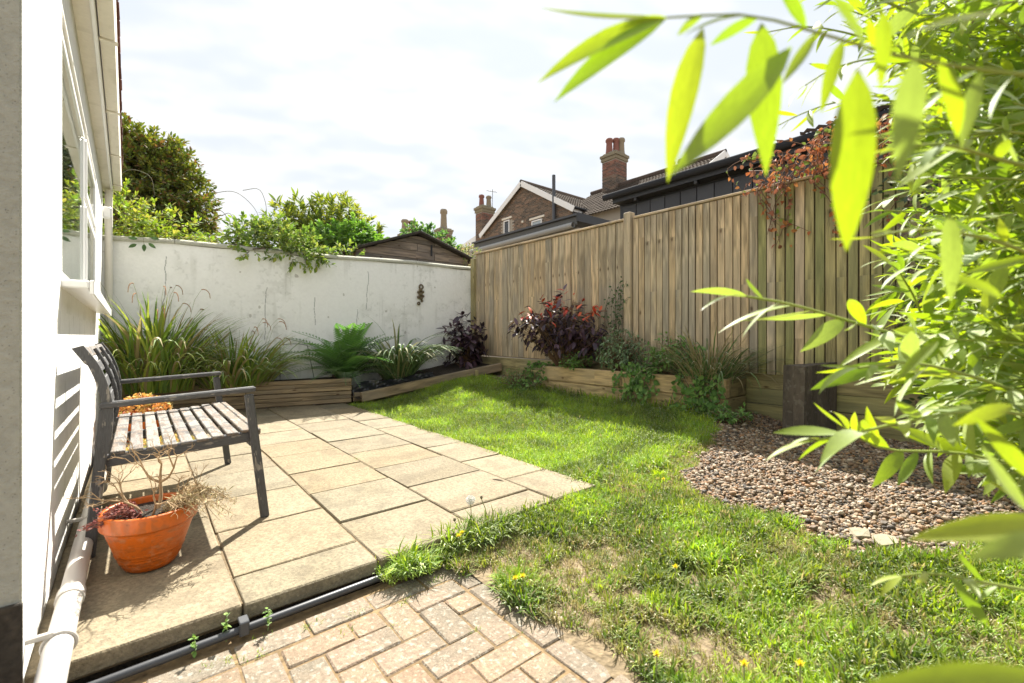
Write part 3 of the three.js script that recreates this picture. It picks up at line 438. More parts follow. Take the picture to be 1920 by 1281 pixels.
const tileMat = new THREE.MeshPhysicalMaterial({ vertexColors: true, roughness: 1, specularIntensity: 0.1, side: THREE.DoubleSide }), DX = V(1, 0, 0), DA = V(0, 0, 1), NX = V(-1, 0, 0), NZ = V(0, 0, -1);
function chimney(o, cx, ca, w, d, y0, y1, pots, redAbove, potMats) { // o: parent at the world origin
  const c = new THREE.Group(); c.name = 'chimney'; o.add(c);
  part(c, 'stack', moved(box(w, y1 - y0, d), cx, (y0 + y1) / 2, -ca), mortar);
  const tn = (u, y) => y > redAbove ? redTones : brickTones, faces = [[V(cx - w / 2, 0, ca - d / 2), DA, NX, d], [V(cx - w / 2, 0, ca - d / 2), DX, NZ, w]];
  for (const [p, du, n, L] of faces) part(c, 'brickwork', bricks(p, du, n, L, Math.max(y0, y1 - 4.2), y1 - 0.32, null, tn), brickMat, null, 'stuff');
  for (const [e, ya, yb] of [[0.05, y1 - 0.32, y1 - 0.16], [0.09, y1 - 0.16, y1 - 0.02]]) { part(c, 'cornice', moved(cbox(w + 2 * e, yb - ya, d + 2 * e, 0.01, 'x', 0.01), cx, (ya + yb) / 2, -ca), textured(T.cement, 0.02, 0.95, rgb(0.72, 0.62, 0.48))); }
  part(c, 'flaunching', moved(cbox(w, 0.1, d, 0.04), cx, y1 + 0.03, -ca), textured(T.cement, 0.02, 0.95, rgb(0.6, 0.58, 0.5)));
  pots.forEach(([dx, da, h, r], k) => part(c, 'chimney_pot', new THREE.LatheGeometry([[r * 1.1, 0], [r * 0.95, h * 0.2], [r * 0.82, h * 0.75], [r * 1.05, h * 0.8], [r * 1.08, h * 0.9], [r * 0.9, h], [r * 0.7, h], [r * 0.68, h * 0.6]].map((q) => new THREE.Vector2(...q)), 16), potMats[k % potMats.length], V(cx + dx, y1 + 0.05, ca + da)));
  return c;
}
const potRed = std({ color: rgb(0.24, 0.10, 0.075), roughness: 0.9 }), potBuff = std({ color: rgb(0.27, 0.22, 0.15), roughness: 0.9 });
{
  // brick gable house, gable parallel to the fence
  const o = thing('brick_house', 'brown brick gable house with white bargeboards and a black flue', 'house', V(0, 0, 0)), GX = 14, A0 = 12.84, AP = 15.98, A1 = 19.08, EV = 6.32, PK = 8.10, W = 7;
  const s = new THREE.Shape([[A0, -0.3], [A1, -0.3], [A1, EV], [AP, PK], [A0, EV]].map((p) => new THREE.Vector2(...p))), g = new THREE.ExtrudeGeometry(s, { depth: W, bevelEnabled: false }); g.rotateY(Math.PI / 2); g.translate(GX, 0, 0);
  part(o, 'wall', uvm(g), mortar);
  const rf = (a) => a < AP ? lerp(EV, PK, (a - A0) / (AP - A0)) : lerp(PK, EV, (a - AP) / (A1 - AP)), hole = (a, y) => (Math.abs(a - 17.18) < 0.42 && y > 5.95 && y < 6.62) || (Math.abs(a - 15.0) < 0.36 && y > 5.82 && y < 6.2);
  part(o, 'brickwork', bricks(V(GX, 0, A0), DA, NX, A1 - A0, 4.2, PK, (u, y) => y < rf(u + A0) - 0.06 && !hole(u + A0, y), brickTones), brickMat, null, 'stuff');
  part(o, 'side_brickwork', bricks(V(GX, 0, A0), DX, NZ, W, 4.6, EV, null, (u, y) => y > 5.4 ? [...brickTones, ...redTones] : brickTones), brickMat, null, 'stuff');
  const sl = Math.hypot(AP - A0, PK - EV), ds0 = V(0, PK - EV, AP - A0).normalize(), ds1 = V(0, PK - EV, AP - A1).normalize();
  const roof = part(o, 'roof', tiles(V(GX - 0.15, EV - 0.08, A0 - 0.2), DX, ds0, W + 0.3, sl + 0.25, null, [0.075, 0.06, 0.048]), tileMat, null, 'stuff');
  part(o, 'roof', tiles(V(GX - 0.15, EV - 0.08, A1 + 0.2), DX, ds1, W + 0.3, sl + 0.25, null, [0.075, 0.06, 0.048]), tileMat, null, 'stuff');
  part(o, 'ridge', tube([V(GX - 0.15, PK + 0.08, AP), V(GX + W, PK + 0.08, AP)], 0.11, 0.11, 4, 8), std({ color: rgb(0.13, 0.10, 0.08), roughness: 0.9 }));
  for (const [a, e] of [[A0 - 0.22, A0], [A1 + 0.22, A1]]) bar(o, 'bargeboard', V(GX - 0.16, PK + 0.0, AP), V(GX - 0.16, EV - 0.16, a), 0.24, 0.03, M.pvc, 0.004, DX);
  bar(o, 'fascia', V(GX - 0.1, EV - 0.16, A0 - 0.16), V(GX + W, EV - 0.16, A0 - 0.16), 0.16, 0.03, M.pvc, 0.004, NZ); part(o, 'gutter', tube([V(GX - 0.15, EV - 0.09, A0 - 0.24), V(GX + W, EV - 0.09, A0 - 0.24)], 0.06, 0.06, 3, 8), M.black);
  part(o, 'flue', tube([V(GX - 0.12, 4.5, 13.8), V(GX - 0.12, 7.9, 13.82)], 0.075, 0.075, 2, 14), std({ color: rgb(0.06, 0.065, 0.075), roughness: 0.4 })); part(o, 'downpipe', tube([V(GX - 0.02, 4.5, A0 - 0.06), V(GX - 0.02, EV - 0.12, A0 - 0.12)], 0.045, 0.045, 2, 8), M.black);
  const dark = std({ color: rgb(0.03, 0.035, 0.04), roughness: 0.15 });
  const win = (a, y, w, h, mat) => { const q = new THREE.Group(); q.name = 'window'; q.position.copy(V(GX - 0.01, y, a)); o.add(q); part(q, 'pane', box(0.01, h, w), mat); part(q, 'lintel', moved(cbox(0.06, 0.09, w + 0.34, 0.005), -0.01, h / 2 + 0.1, 0), M.offwhite); for (const k of [-1, 1]) { part(q, 'frame', moved(cbox(0.05, h, 0.05, 0.004), -0.02, 0, k * (w / 2 - 0.02)), M.pvc); part(q, 'frame', moved(cbox(0.048, 0.05, w - 0.1, 0.004), -0.02, k * (h / 2 - 0.025), 0), M.pvc); } return q; };
  const w1 = win(17.18, 6.28, 0.42, 0.66, dark); win(15.0, 6.0, 0.66, 0.4, std({ color: rgb(0.32, 0.38, 0.42), roughness: 0.2 }));
  part(o, 'flood_light', cbox(0.08, 0.1, 0.1, 0.01), M.offwhite, V(GX - 0.05, 6.3, 15.95));
  chimney(o, 14.85, 20.2, 0.8, 0.62, -0.3, 8.05, [[-0.15, 0.1, 0.66, 0.15], [0.2, -0.1, 0.62, 0.15]], 7.3, [potRed, potBuff]);
  const ae = part(o, 'aerial', tube([V(15.2, 7.6, 19.95), V(15.2, 9.1, 19.95)], 0.015, 0.015, 2, 5), M.black); part(ae, 'aerial_arm', tube([V(14.8, 8.95, 19.95), V(15.5, 9.0, 19.95)], 0.02, 0.02, 2, 5), M.black);
  // slate lean-to left of the gable
  
}
{
  const o = thing('lean_to', 'low lean-to with a grey gutter just beyond the fence', 'outbuilding', V(0, 0, 0)), GX = 8.6, y = 3.76;
  part(o, 'wall', moved(box(0.15, 4.0, 4.6), GX + 0.2, 1.7, -10.1), mortar); part(o, 'gutter', tube([V(GX, y, 7.86), V(GX, y - 0.03, 12.4)], 0.075, 0.075, 4, 10), M.grey);
  part(o, 'roof', moved(box(1.9, 0.05, 4.7), GX + 0.95, y + 0.26, -10.1), std({ color: rgb(0.075, 0.08, 0.09), roughness: 0.7 })).rotation.z = 0; part(o, 'verge', moved(box(1.9, 0.22, 0.06), GX + 0.95, y + 0.18, -7.72), M.black); part(o, 'fascia', moved(box(0.05, 0.2, 4.6), GX + 0.1, y + 0.12, -10.1), std({ color: rgb(0.12, 0.12, 0.115), roughness: 0.8 }));
}
{
  // tiled house behind, ridge parallel to the fence
  const o = thing('tiled_house', 'house with a brown tiled roof, white gable boards and tall chimney', 'house', V(0, 0, 0)), A0 = 8, A1 = 14.6, RX = 17.32, RY = 7.9, EX = 13.9, EYY = 5.75, FX = 20.6;
  const s = new THREE.Shape([[EX + 0.3, -0.3], [FX, -0.3], [FX, EYY + 0.1], [RX, RY - 0.12], [EX + 0.3, EYY + 0.1]].map((p) => new THREE.Vector2(...p))), g = new THREE.ExtrudeGeometry(s, { depth: A1 - A0 - 0.3, bevelEnabled: false }); g.translate(0, 0, -A1 + 0.1); part(o, 'wall', uvm(g), mortar);
  const ds = V(RX - EX, RY - EYY, 0).normalize(), sl = Math.hypot(RX - EX, RY - EYY), dt = V(RX - FX - 0.15, RY - EYY, 0).normalize();
  part(o, 'roof', tiles(V(EX, EYY, A0), DA, ds, A1 - A0, sl, null, [0.085, 0.068, 0.054]), tileMat, null, 'stuff'); part(o, 'roof', tiles(V(FX + 0.15, EYY, A0), DA, dt, A1 - A0, sl, null, [0.085, 0.068, 0.054]), tileMat, null, 'stuff');
  part(o, 'brickwork', bricks(V(EX + 0.4, 0, A0 + 0.19), DX, NZ, FX - EX - 0.5, 5.2, RY, (u, y) => y < RY - 0.25 - Math.abs(u + EX + 0.4 - RX) * 0.63, redTones), brickMat, null, 'stuff');
  bar(o, 'bargeboard', V(RX, RY + 0.02, A0 - 0.04), V(EX - 0.02, EYY - 0.06, A0 - 0.04), 0.24, 0.03, M.pvc, 0.004, NZ); bar(o, 'bargeboard', V(RX, RY + 0.02, A0 - 0.05), V(FX + 0.15, EYY - 0.06, A0 - 0.05), 0.24, 0.03, M.pvc, 0.004, NZ);
  part(o, 'ridge', tube([V(RX, RY + 0.08, A0 - 0.05), V(RX, RY + 0.08, A1)], 0.11, 0.11, 3, 8), std({ color: rgb(0.12, 0.09, 0.075), roughness: 0.9 }));
  chimney(o, 17.45, 13.3, 0.84, 0.80, -0.3, 9.5, [[-0.24, 0.12, 0.72, 0.17], [0.05, -0.05, 0.76, 0.16], [0.27, -0.2, 0.78, 0.16]], 8.45, [potRed, potRed, potBuff]);
  chimney(o, 19.6, 11.1, 0.8, 1.2, 5.5, 8.35, [[-0.2, 0.35, 0.75, 0.15], [0, 0.0, 0.8, 0.15], [0.1, -0.3, 0.85, 0.15]], 20, [potBuff]);
  // paler slate roof showing between the two houses
  part(o, 'far_roof', box(0.2, 2.6, 6, 'y'), std({ color: rgb(0.16, 0.145, 0.12), roughness: 0.9 }), V(19.4, 7.1, 17.2)).rotation.z = -0.9;
}
{
  const o = thing('black_outbuilding', 'black panelled outbuilding with a tiled roof behind the fence', 'outbuilding', V(0, 0, 0)), BX = 6.5, E = 3.30, A1 = 4.86;
  const pm = [0.9, 1, 1.12].map((k) => std({ color: rgb(0.042 * k, 0.045 * k, 0.052 * k), roughness: 0.55 }));
  part(o, 'wall', moved(box(0.1, 3.4, 7.5), BX + 0.09, 1.5, -(A1 - 3.75)), M.black); part(o, 'end_wall', moved(box(3.4, 3.4, 0.1), BX + 1.85, 1.5, -A1 + 0.06), M.black);
  for (let a = A1 - 0.1, k = 0; a > -2.4; a -= 0.268, k++) part(o, 'panel', moved(cbox(0.024, 3.0, 0.256, 0.003), BX, 1.65, -(a - 0.134)), pm[k % 3]);
  part(o, 'fascia', moved(box(0.03, 0.16, 7.6), BX - 0.16, E - 0.02, -(A1 - 3.8)), M.black); part(o, 'soffit', moved(box(0.3, 0.02, 7.6), BX - 0.02, E - 0.09, -(A1 - 3.8)), M.black); part(o, 'gutter', tube([V(BX - 0.22, E + 0.02, A1 + 0.15), V(BX - 0.22, E + 0.02, -2.6)], 0.055, 0.055, 3, 10), new THREE.MeshPhysicalMaterial({ color: rgb(0.035, 0.037, 0.042), roughness: 0.95, specularIntensity: 0.15 }));
  for (let k = 0; k < 6; k++) part(o, 'gutter_bracket', cbox(0.1, 0.1, 0.05, 0.006), M.black, V(BX - 0.12, E - 0.1, A1 - 0.45 - k * 1.05));
  const ds = V(1.5, 0.62, 0).normalize(); // low tiled slope, hipped at its far end
  part(o, 'roof', tiles(V(BX - 0.26, E + 0.06, -2.6), DA, ds, 4.9, 1.6, (u, s) => u < 4.65 - s * 0.9, [0.07, 0.058, 0.052], 0.24, 0.2), tileMat, null, 'stuff');
  part(o, 'roof_deck', moved(box(3.4, 0.06, 7.4), BX + 1.75, E - 0.05, -(A1 - 3.75)), M.black);
}
{
  const o = thing('shed', 'weathered grey timber shed gable with black felt roof behind the wall', 'shed', V(3.86, 0, 7.3)), sl = (x) => 2.76 - Math.abs(x) * (x < 0 ? 0.36 : 0.31), wm = [[0.52, 0.52, 0.60], [0.44, 0.45, 0.52], [0.60, 0.58, 0.64]].map((c) => tinted(M.wood, ...c));
  const s = new THREE.Shape([[-1.13, -0.3], [1.1, -0.3], [1.1, 2.33], [-0.03, 2.68], [-1.13, 2.28]].map((p) => new THREE.Vector2(...p))), g = new THREE.ExtrudeGeometry(s, { depth: 2.2, bevelEnabled: false }); g.translate(0, 0, -2.23); part(o, 'body', uvm(g, 'x'), tinted(M.wood, 0.3, 0.27, 0.25));
  for (let y = 1.62, k = 0; y < 2.70; y += 0.135, k++) for (const [xa, xb] of [[-1.12, -0.005 + (k % 2) * 0.35], [0.005 + (k % 2) * 0.35, 1.1]]) {
    const top = y + 0.128, cut = (x, yy) => Math.min(yy, sl(x) - 0.04), q = [[xa, y], [xb, y]], L = []; const lo = Math.max(xa, -(2.72 - y) / 0.36), hi = Math.min(xb, (2.72 - y) / 0.31); if (hi - lo < 0.08) continue;
    L.push([lo, y], [hi, y]); for (let i = 8; i >= 0; i--) { const x = lerp(lo, hi, i / 8), yy = cut(x, top); if (yy > y + 0.004) L.push([x, yy]); }
    const b = new THREE.ExtrudeGeometry(new THREE.Shape(L.map((p) => new THREE.Vector2(...p))), { depth: 0.018, bevelEnabled: false }); b.rotateX(0); b.translate(0, 0, -0.02 + (k % 2) * 0.001); part(o, 'board', uvm(b, 'x', R() * 4, R() * 4), wm[k % 3], new THREE.Vector3(0, 0, rr(0, 0.012)));
  }
  const felt = textured(T.dark, 0.004, 0.9, rgb(0.8, 0.85, 0.95)); bar(o, 'felt_roof', new THREE.Vector3(-1.28, 2.29, -1.1), new THREE.Vector3(0.0, 2.755, -1.1), 0.045, 2.5, felt, 0.006, NZ.clone().negate()).rotation.order; bar(o, 'felt_roof', new THREE.Vector3(0.0, 2.752, -1.1), new THREE.Vector3(1.22, 2.36, -1.1), 0.045, 2.5, felt, 0.006, NZ.clone().negate());
  part(o, 'batten', cbox(0.028, 0.2, 0.02, 0.003), M.black, new THREE.Vector3(0.28, 2.47, 0.02));
}
// distant chimneys above the shrubs
{
  const o = thing('distant_house', 'distant house of which two chimney pots show above the shed', 'house', V(0, 0, 0)); part(o, 'wall', moved(box(4, 8.6, 3), 23, 4.0, -31), mortar); const rg = new THREE.ConeGeometry(2.9, 1.9, 4).rotateY(Math.PI / 4); part(o, 'roof', rg, std({ color: rgb(0.10, 0.09, 0.08), roughness: 1 }), V(23, 9.25, 31));
  const c = onA(766, 432, 27); chimney(o, c.x, 27, 1.0, 0.7, -0.3, c.y - 0.25, [[-0.25, 0, 0.85, 0.24], [0.25, 0, 0.85, 0.22]], 4, [potBuff, potRed]);
  const d = onA(832, 412, 27), e = chimney(o, d.x, 27, 0.9, 0.7, -0.3, d.y - 0.7, [[0, 0, 1.35, 0.24]], 4, [potBuff]);
}

// ---------------------------------------------------------------- plants
function leafGeo(L, W, { bend = 0.25, fold = 0.15, n = 5, fat = 0.45, twist = 0 } = {}) { // along +y, normal +z
  const p = [], idx = [], uv = [];
  for (let i = 0; i <= n; i++) {
    const t = i / n, w = W / 2 * (fat < 0.45 ? Math.pow(Math.sin(Math.PI * Math.pow(t, 0.75) * 0.985 + 0.02), 0.85) : 3.35 * Math.pow(t + 0.006, 0.82) * Math.pow(1.004 - t, 1.0) * (1.08 - 0.16 * t)), th = bend * t, y = L * (bend ? Math.sin(th) / bend : t), z = -L * (bend ? (1 - Math.cos(th)) / bend : 0), tw = twist * t;
    for (const s of [-1, 0, 1]) { p.push(s * w * Math.cos(tw), y, z + Math.abs(s) * w * fold + s * w * Math.sin(tw)); uv.push(0.5 + s * 0.5, t); }
    if (i) for (const k of [0, 1]) { const a = (i - 1) * 3 + k, b = i * 3 + k; idx.push(a, a + 1, b + 1, a, b + 1, b); }
  }
  const g = new THREE.BufferGeometry(); g.setAttribute('position', new THREE.Float32BufferAttribute(p, 3)); g.setAttribute('uv', new THREE.Float32BufferAttribute(uv, 2)); g.setIndex(idx); g.computeVertexNormals(); return g;
}
function bladeGeo(L, W, lean, curl, n = 7) { // rises along +y, arches towards +z
  const p = [], idx = []; let y = 0, z = 0;
  for (let i = 0; i <= n; i++) {
    const t = i / n, th = lean + curl * t * t, w = W / 2 * (t < 0.7 ? 1 : 1 - (t - 0.7) / 0.3 * 0.95); if (i) { y += Math.cos(th) * L / n; z += Math.sin(th) * L / n; }
    p.push(-w, y, z, 0, y - w * 0.35, z, w, y, z); if (i) for (const k of [0, 1]) { const a = (i - 1) * 3 + k, b = i * 3 + k; idx.push(a, a + 1, b + 1, a, b + 1, b); }
  }
  const g = new THREE.BufferGeometry(); g.setAttribute('position', new THREE.Float32BufferAttribute(p, 3)); g.setIndex(idx); g.computeVertexNormals(); return g;
}
const leafMat = (c, tr = 0.4, rough = 0.95) => new THREE.MeshPhysicalMaterial({ color: rgb(...c), roughness: rough, transmission: tr, thickness: 0, side: THREE.DoubleSide });
// leaves: list of { m: Matrix4, g: geometry number, c: tone number, s: how large it shows }; the largest are meshes of their own
function leaves(parent, name, geos, tones, list, singles, tr = 0.4, rough = 0.95, map = null) {
  const mats = tones.map((c) => leafMat(c, tr, rough)); const gloss = (q) => { if (map) { q.map = map; q.clearcoat = 0.35; q.clearcoatRoughness = 0.35; } return q; }; mats.forEach(gloss); list.sort((a, b) => b.s - a.s);
  for (const q of list.slice(0, singles)) { const m = shade(new THREE.Mesh(geos[q.g], mats[q.c])); m.name = name; q.m.decompose(m.position, m.quaternion, m.scale); parent.add(m); }
  const rest = list.slice(singles), white = gloss(leafMat([1, 1, 1], tr, rough));
  geos.forEach((g, k) => { const l = rest.filter((q) => q.g === k); if (!l.length) return; const im = new THREE.InstancedMesh(g, white, l.length); l.forEach((q, i) => { im.setMatrixAt(i, q.m); im.setColorAt(i, rgb(...tones[q.c])); }); im.name = name + '_mass'; im.userData.kind = 'stuff'; shade(im); parent.add(im); });
}
const tmp = { x: new THREE.Vector3(), z: new THREE.Vector3() };
function place(pos, dir, norm, s = 1) { // +y -> dir, +z near norm
  const y = dir.clone().normalize(), x = tmp.x.crossVectors(y, norm); if (x.lengthSq() < 1e-6) x.set(1, 0, 0); x.normalize(); const z = tmp.z.crossVectors(x, y);
  return new THREE.Matrix4().makeBasis(x.clone().multiplyScalar(s), y.multiplyScalar(s), z.clone().multiplyScalar(s)).setPosition(pos);
}
const rdir = (up = 0) => { for (;;) { const v = new THREE.Vector3(rr(-1, 1), rr(-1, 1), rr(-1, 1)); if (v.lengthSq() < 1 && v.lengthSq() > 0.05) return v.normalize().add(new THREE.Vector3(0, up, 0)).normalize(); } };
const away = (v) => v.distanceTo(camera.position);

// ------ grass
{
  const o = new THREE.Group(); o.name = 'grass'; o.userData = { kind: 'stuff', label: 'green and straw coloured grass blades growing over the lawn', category: 'grass' }; scene.add(o);
  const tuft = (n, h, spread, w) => { const l = []; for (let k = 0; k < n; k++) { const g = bladeGeo(h * rr(0.45, 1.1), w * rr(0.7, 1.2), rr(0.05, 0.7), rr(0.1, 1.3), 3); g.rotateY(rr(0, 6.3)); g.translate(rr(-spread, spread), 0, rr(-spread, spread)); l.push(g.toNonIndexed()); } return mergeGeometries(l); };
  const clover = (() => { const l = []; for (let k = 0; k < 7; k++) { const g = leafGeo(rr(0.02, 0.045), rr(0.010, 0.016), { n: 3, bend: 0.6 }); g.rotateX(rr(0.5, 1.3)); g.rotateY(rr(0, 6.3)); g.translate(rr(-0.01, 0.01), rr(0.005, 0.03), rr(-0.01, 0.01)); g.deleteAttribute('uv'); l.push(g.toNonIndexed()); } return mergeGeometries(l); })();
  const geos = [tuft(11, 0.085, 0.022, 0.0044), tuft(12, 0.065, 0.024, 0.0044), tuft(9, 0.115, 0.018, 0.005), tuft(12, 0.05, 0.026, 0.0042), tuft(10, 0.08, 0.024, 0.005), clover], lists = geos.map(() => []);
  const green = [[0.315, 0.44, 0.010], [0.255, 0.40, 0.010], [0.375, 0.47, 0.012], [0.185, 0.33, 0.012]], straw = [[0.40, 0.32, 0.13], [0.33, 0.28, 0.10], [0.34, 0.36, 0.06]];
  const O = new THREE.Object3D();
  const add = (x, a, dry, k, s) => { const y = groundY(x, a) - 0.004; O.position.set(x, y, -a); O.rotation.set(rr(-0.12, 0.12), rr(0, 6.3), rr(-0.12, 0.12)); O.scale.set(s, s * rr(0.75, 1.25), s); O.updateMatrix(); const sw = lerp(0.58, 1.2, sm((fbm(x * 4.3 + 2, a * 4.3 + 8, 0, 4) - 0.3) * 2.6)); lists[k].push([O.matrix.clone(), R() < dry ? mul(pick(straw), rr(0.7, 1.2)) : mul(pick(green), sw * rr(0.75, 1.2))]); };
  const worn = [[1290, 1078, 0.11], [1385, 1076, 0.10], [1545, 1115, 0.12], [1235, 985, 0.08], [1450, 1055, 0.08], [1180, 1100, 0.07], [1700, 1180, 0.1], [1330, 1190, 0.08]].map(([x, y, r]) => { const p = onFloor(x, y, -0.04); return [p.x, -p.z, r]; });
  for (let k = 0; k < 130000; k++) {
    const x = rr(1.0, 4.24), a = rr(-0.35, 5.95); if (x < 2.10 && a > 1.75) continue; if (x < 1.09 + 0.05 * Math.sin(a * 9) && a < 1.52) continue; if (a > 5.86) continue;
    const t = x * SY + a * CY, X = x * CY - a * SY; if (t < 0.75 || X > 1.3 * t + 0.3) continue;
    const g = onGravel(x, a); if (g) continue;
    if (worn.some(([u, v, r]) => Math.hypot(x - u, (a - v) * 1.5) < r * (0.5 + fbm(x * 14, a * 14, 0, 3))) && R() < 0.9) { if (R() < 0.25) add(x, a, 0.7, 3, rr(0.35, 0.6)); continue; }
    const front = sm((1.95 - a) / 0.4); const dens = lerp(0.5, 0.64, front); if (R() > dens) continue;
    const n = fbm(x * 3.1 + 7, a * 3.1 + 2, 0, 4), n2 = fbm(x * 9, a * 9 + 5, 0, 3), thin = front * sm((0.435 - n) * 8);
    if (R() < thin * 0.7 + front * 0.2 * sm((0.48 - n2) * 8)) { if (R() < 0.55) add(x, a, 0.85, 3, rr(0.4, 0.65)); continue; }
    const edge = x > 1.02 && x < 1.3 && a < 1.5;
    add(x, a, lerp(0.03, 0.13 + 0.45 * sm((0.54 - n) * 6), front), R() < 0.05 ? 5 : front > 0.5 ? pick([3, 4, 1, 4, 0]) : pick([0, 1, 0, 2]), front > 0.5 ? lerp(0.84, 0.6, thin) * (n > 0.57 ? 1.35 : 1) * (edge ? 1.1 : 1) : lerp(0.65, 1.0, n2));
  }
  for (let k = 0; k < 900; k++) { const u = R(), x = lerp(0.74, 2.15, u), a = 1.70 + rr(-0.07, 0.05) + 0.05 * sm((x - 0.9) / 0.6) * R(); add(x, a, 0.1, pick([0, 1, 3, 4]), rr(0.45, 0.85)); }
  for (let k = 0; k < 260; k++) { const c = pick([[1.12, 1.72, 0.1], [1.3, 1.70, 0.1], [0.86, 1.66, 0.05], [2.2, 1.9, 0.1], [2.7, 1.75, 0.12]]); add(c[0] + rr(-c[2], c[2]), c[1] + rr(-c[2], c[2]) * 0.6, 0.03, 2, rr(0.8, 1.3)); }
  for (let k = 0; k < 420; k++) { const a = rr(1.9, 4.5); add(4.17 + rr(-0.05, 0.05), a, 0.1, 2, rr(0.9, 1.6)); }
  // sprigs of grass in the joints of slabs and blocks
  const J = [[0.72, 4.62, 0, 3], [1.22, 4.64, 0, 4], [1.2, 3.25, 0, 3], [0.71, 4.14, 0, 5], [0.30, 1.64, -0.08, 5], [0.47, 1.60, -0.08, 10], [0.6, 1.57, -0.08, 10], [0.75, 1.52, -0.08, 8], [0.92, 1.57, -0.08, 9], [0.18, 1.60, -0.08, 6], [0.26, 1.55, -0.08, 5], [1.74, 3.2, 0, 3], [0.865, 1.22, -0.08, 3], [0.98, 1.12, -0.08, 4], [0.54, 1.50, -0.08, 4], [0.64, 1.42, -0.08, 4]];
  for (const [x, a, y, n] of J) for (let k = 0; k < n; k++) { O.position.set(x + rr(-0.04, 0.04), y - 0.012, -(a + rr(-0.012, 0.012))); O.rotation.set(0, rr(0, 6.3), 0); O.scale.setScalar(rr(0.3, 0.6)); O.updateMatrix(); lists[3].push([O.matrix.clone(), mul(pick(green), rr(0.8, 1.2))]); }
  const mat = leafMat([1, 1, 1], 0.5, 0.97);
  lists.forEach((l, k) => { const im = new THREE.InstancedMesh(geos[k], mat, l.length); l.forEach(([m, c], i) => { im.setMatrixAt(i, m); im.setColorAt(i, rgb(...c)); }); im.name = 'blades'; im.userData.kind = 'stuff'; shade(im); o.add(im); });
}

// ------ strappy clumps
function clump(name, label, category, pos, n, { L = [0.5, 0.9], W = 0.012, r = 0.15, lean = [0.1, 0.7], curl = [0.4, 1.6], tones, singles = 120, tr = 0.35, sx = 1, group }) {
  const o = thing(name, label, category, pos, group), geos = [], list = []; for (let k = 0; k < 7; k++) geos.push(bladeGeo(1, W / ((L[0] + L[1]) / 2), lerp(lean[0], lean[1], k / 6), lerp(curl[0], curl[1], R()), 8));
  for (let k = 0; k < n; k++) { const a = rr(0, 6.283), q = Math.sqrt(R()) * r, s = rr(...L), p = new THREE.Vector3(Math.cos(a) * q * sx, -0.01, Math.sin(a) * q), g = Math.min(6, Math.floor((q / r) * 4 + R() * 3)), m = new THREE.Matrix4().compose(p, new THREE.Quaternion().setFromEuler(new THREE.Euler(0, Math.PI / 2 - a + rr(-0.7, 0.7), 0)), new THREE.Vector3(s, s, s)); list.push({ m, g, c: Math.floor(R() * tones.length), s: s - (p.z < 0 ? 0.2 : 0) }); }
  leaves(o, 'leaf', geos, tones, list, singles, tr); return o;
}
const sedgeTones = [[0.17, 0.28, 0.025], [0.23, 0.34, 0.03], [0.11, 0.20, 0.025], [0.33, 0.39, 0.04], [0.32, 0.26, 0.10]];
function seedHeads(o, n, r, h0, h1) { // drooping brown catkins on thin stalks
  const brown = std({ color: rgb(0.30, 0.17, 0.09), roughness: 0.9 }), st = leafMat([0.22, 0.26, 0.08], 0.2);
  for (let k = 0; k < n; k++) { const a = rr(0, 6.3), q = r * rr(0.1, 0.8), h = rr(h0, h1), d = new THREE.Vector3(Math.cos(a), 0, Math.sin(a)), b = d.clone().multiplyScalar(q), at = (f, y) => b.clone().addScaledVector(d, f).setY(y); const stalk = part(o, 'stalk', tube([at(0, 0), at(0.08, h * 0.6), at(0.18, h * 0.97), at(0.22, h)], 0.0022, 0.0014, 8, 4), st); part(stalk, 'seed_head', tube([at(0.22, h), at(0.26, h * 1.0), at(0.30, h - 0.04), at(0.31, h - 0.10)], 0.006, 0.0035, 6, 5), brown); }
}
seedHeads(clump('sedge', 'tallest arching green sedge clump beside the house corner', 'plant', V(0.13, 0.30, 6.45), 760, { L: [0.5, 1.15], W: 0.02, r: 0.40, tones: sedgeTones, lean: [0.0, 0.45], curl: [0.4, 1.9], singles: 150, sx: 1.1, group: 'sedges against the wall' }), 14, 0.4, 0.85, 1.2);
seedHeads(clump('sedge', 'shorter spreading sedge clump with brown seed heads beside the wire hoop', 'plant', V(0.92, 0.30, 6.40), 560, { L: [0.4, 0.88], W: 0.018, r: 0.32, tones: sedgeTones, lean: [0.05, 0.8], curl: [0.4, 1.8], singles: 130, sx: 1.2, group: 'sedges against the wall' }), 18, 0.4, 0.5, 0.82);
clump('strap_lily', 'dense clump of long arching strap leaves beside the fern', 'plant', V(3.02, 0.24, 6.34), 300, { L: [0.7, 1.25], W: 0.022, r: 0.2, lean: [0.1, 0.75], curl: [0.9, 2.1], tones: [[0.13, 0.22, 0.06], [0.09, 0.17, 0.04], [0.19, 0.29, 0.09], [0.30, 0.29, 0.13]], singles: 140 });
clump('bed_grass', 'tangled grass clump with dry blond blades in the raised bed', 'plant', V(4.44, 0.44, 2.2), 480, { L: [0.35, 0.74], W: 0.009, r: 0.24, lean: [0.05, 0.9], curl: [0.5, 2.4], tones: [[0.13, 0.22, 0.05], [0.09, 0.16, 0.04], [0.38, 0.31, 0.16], [0.30, 0.26, 0.12]], singles: 90 });

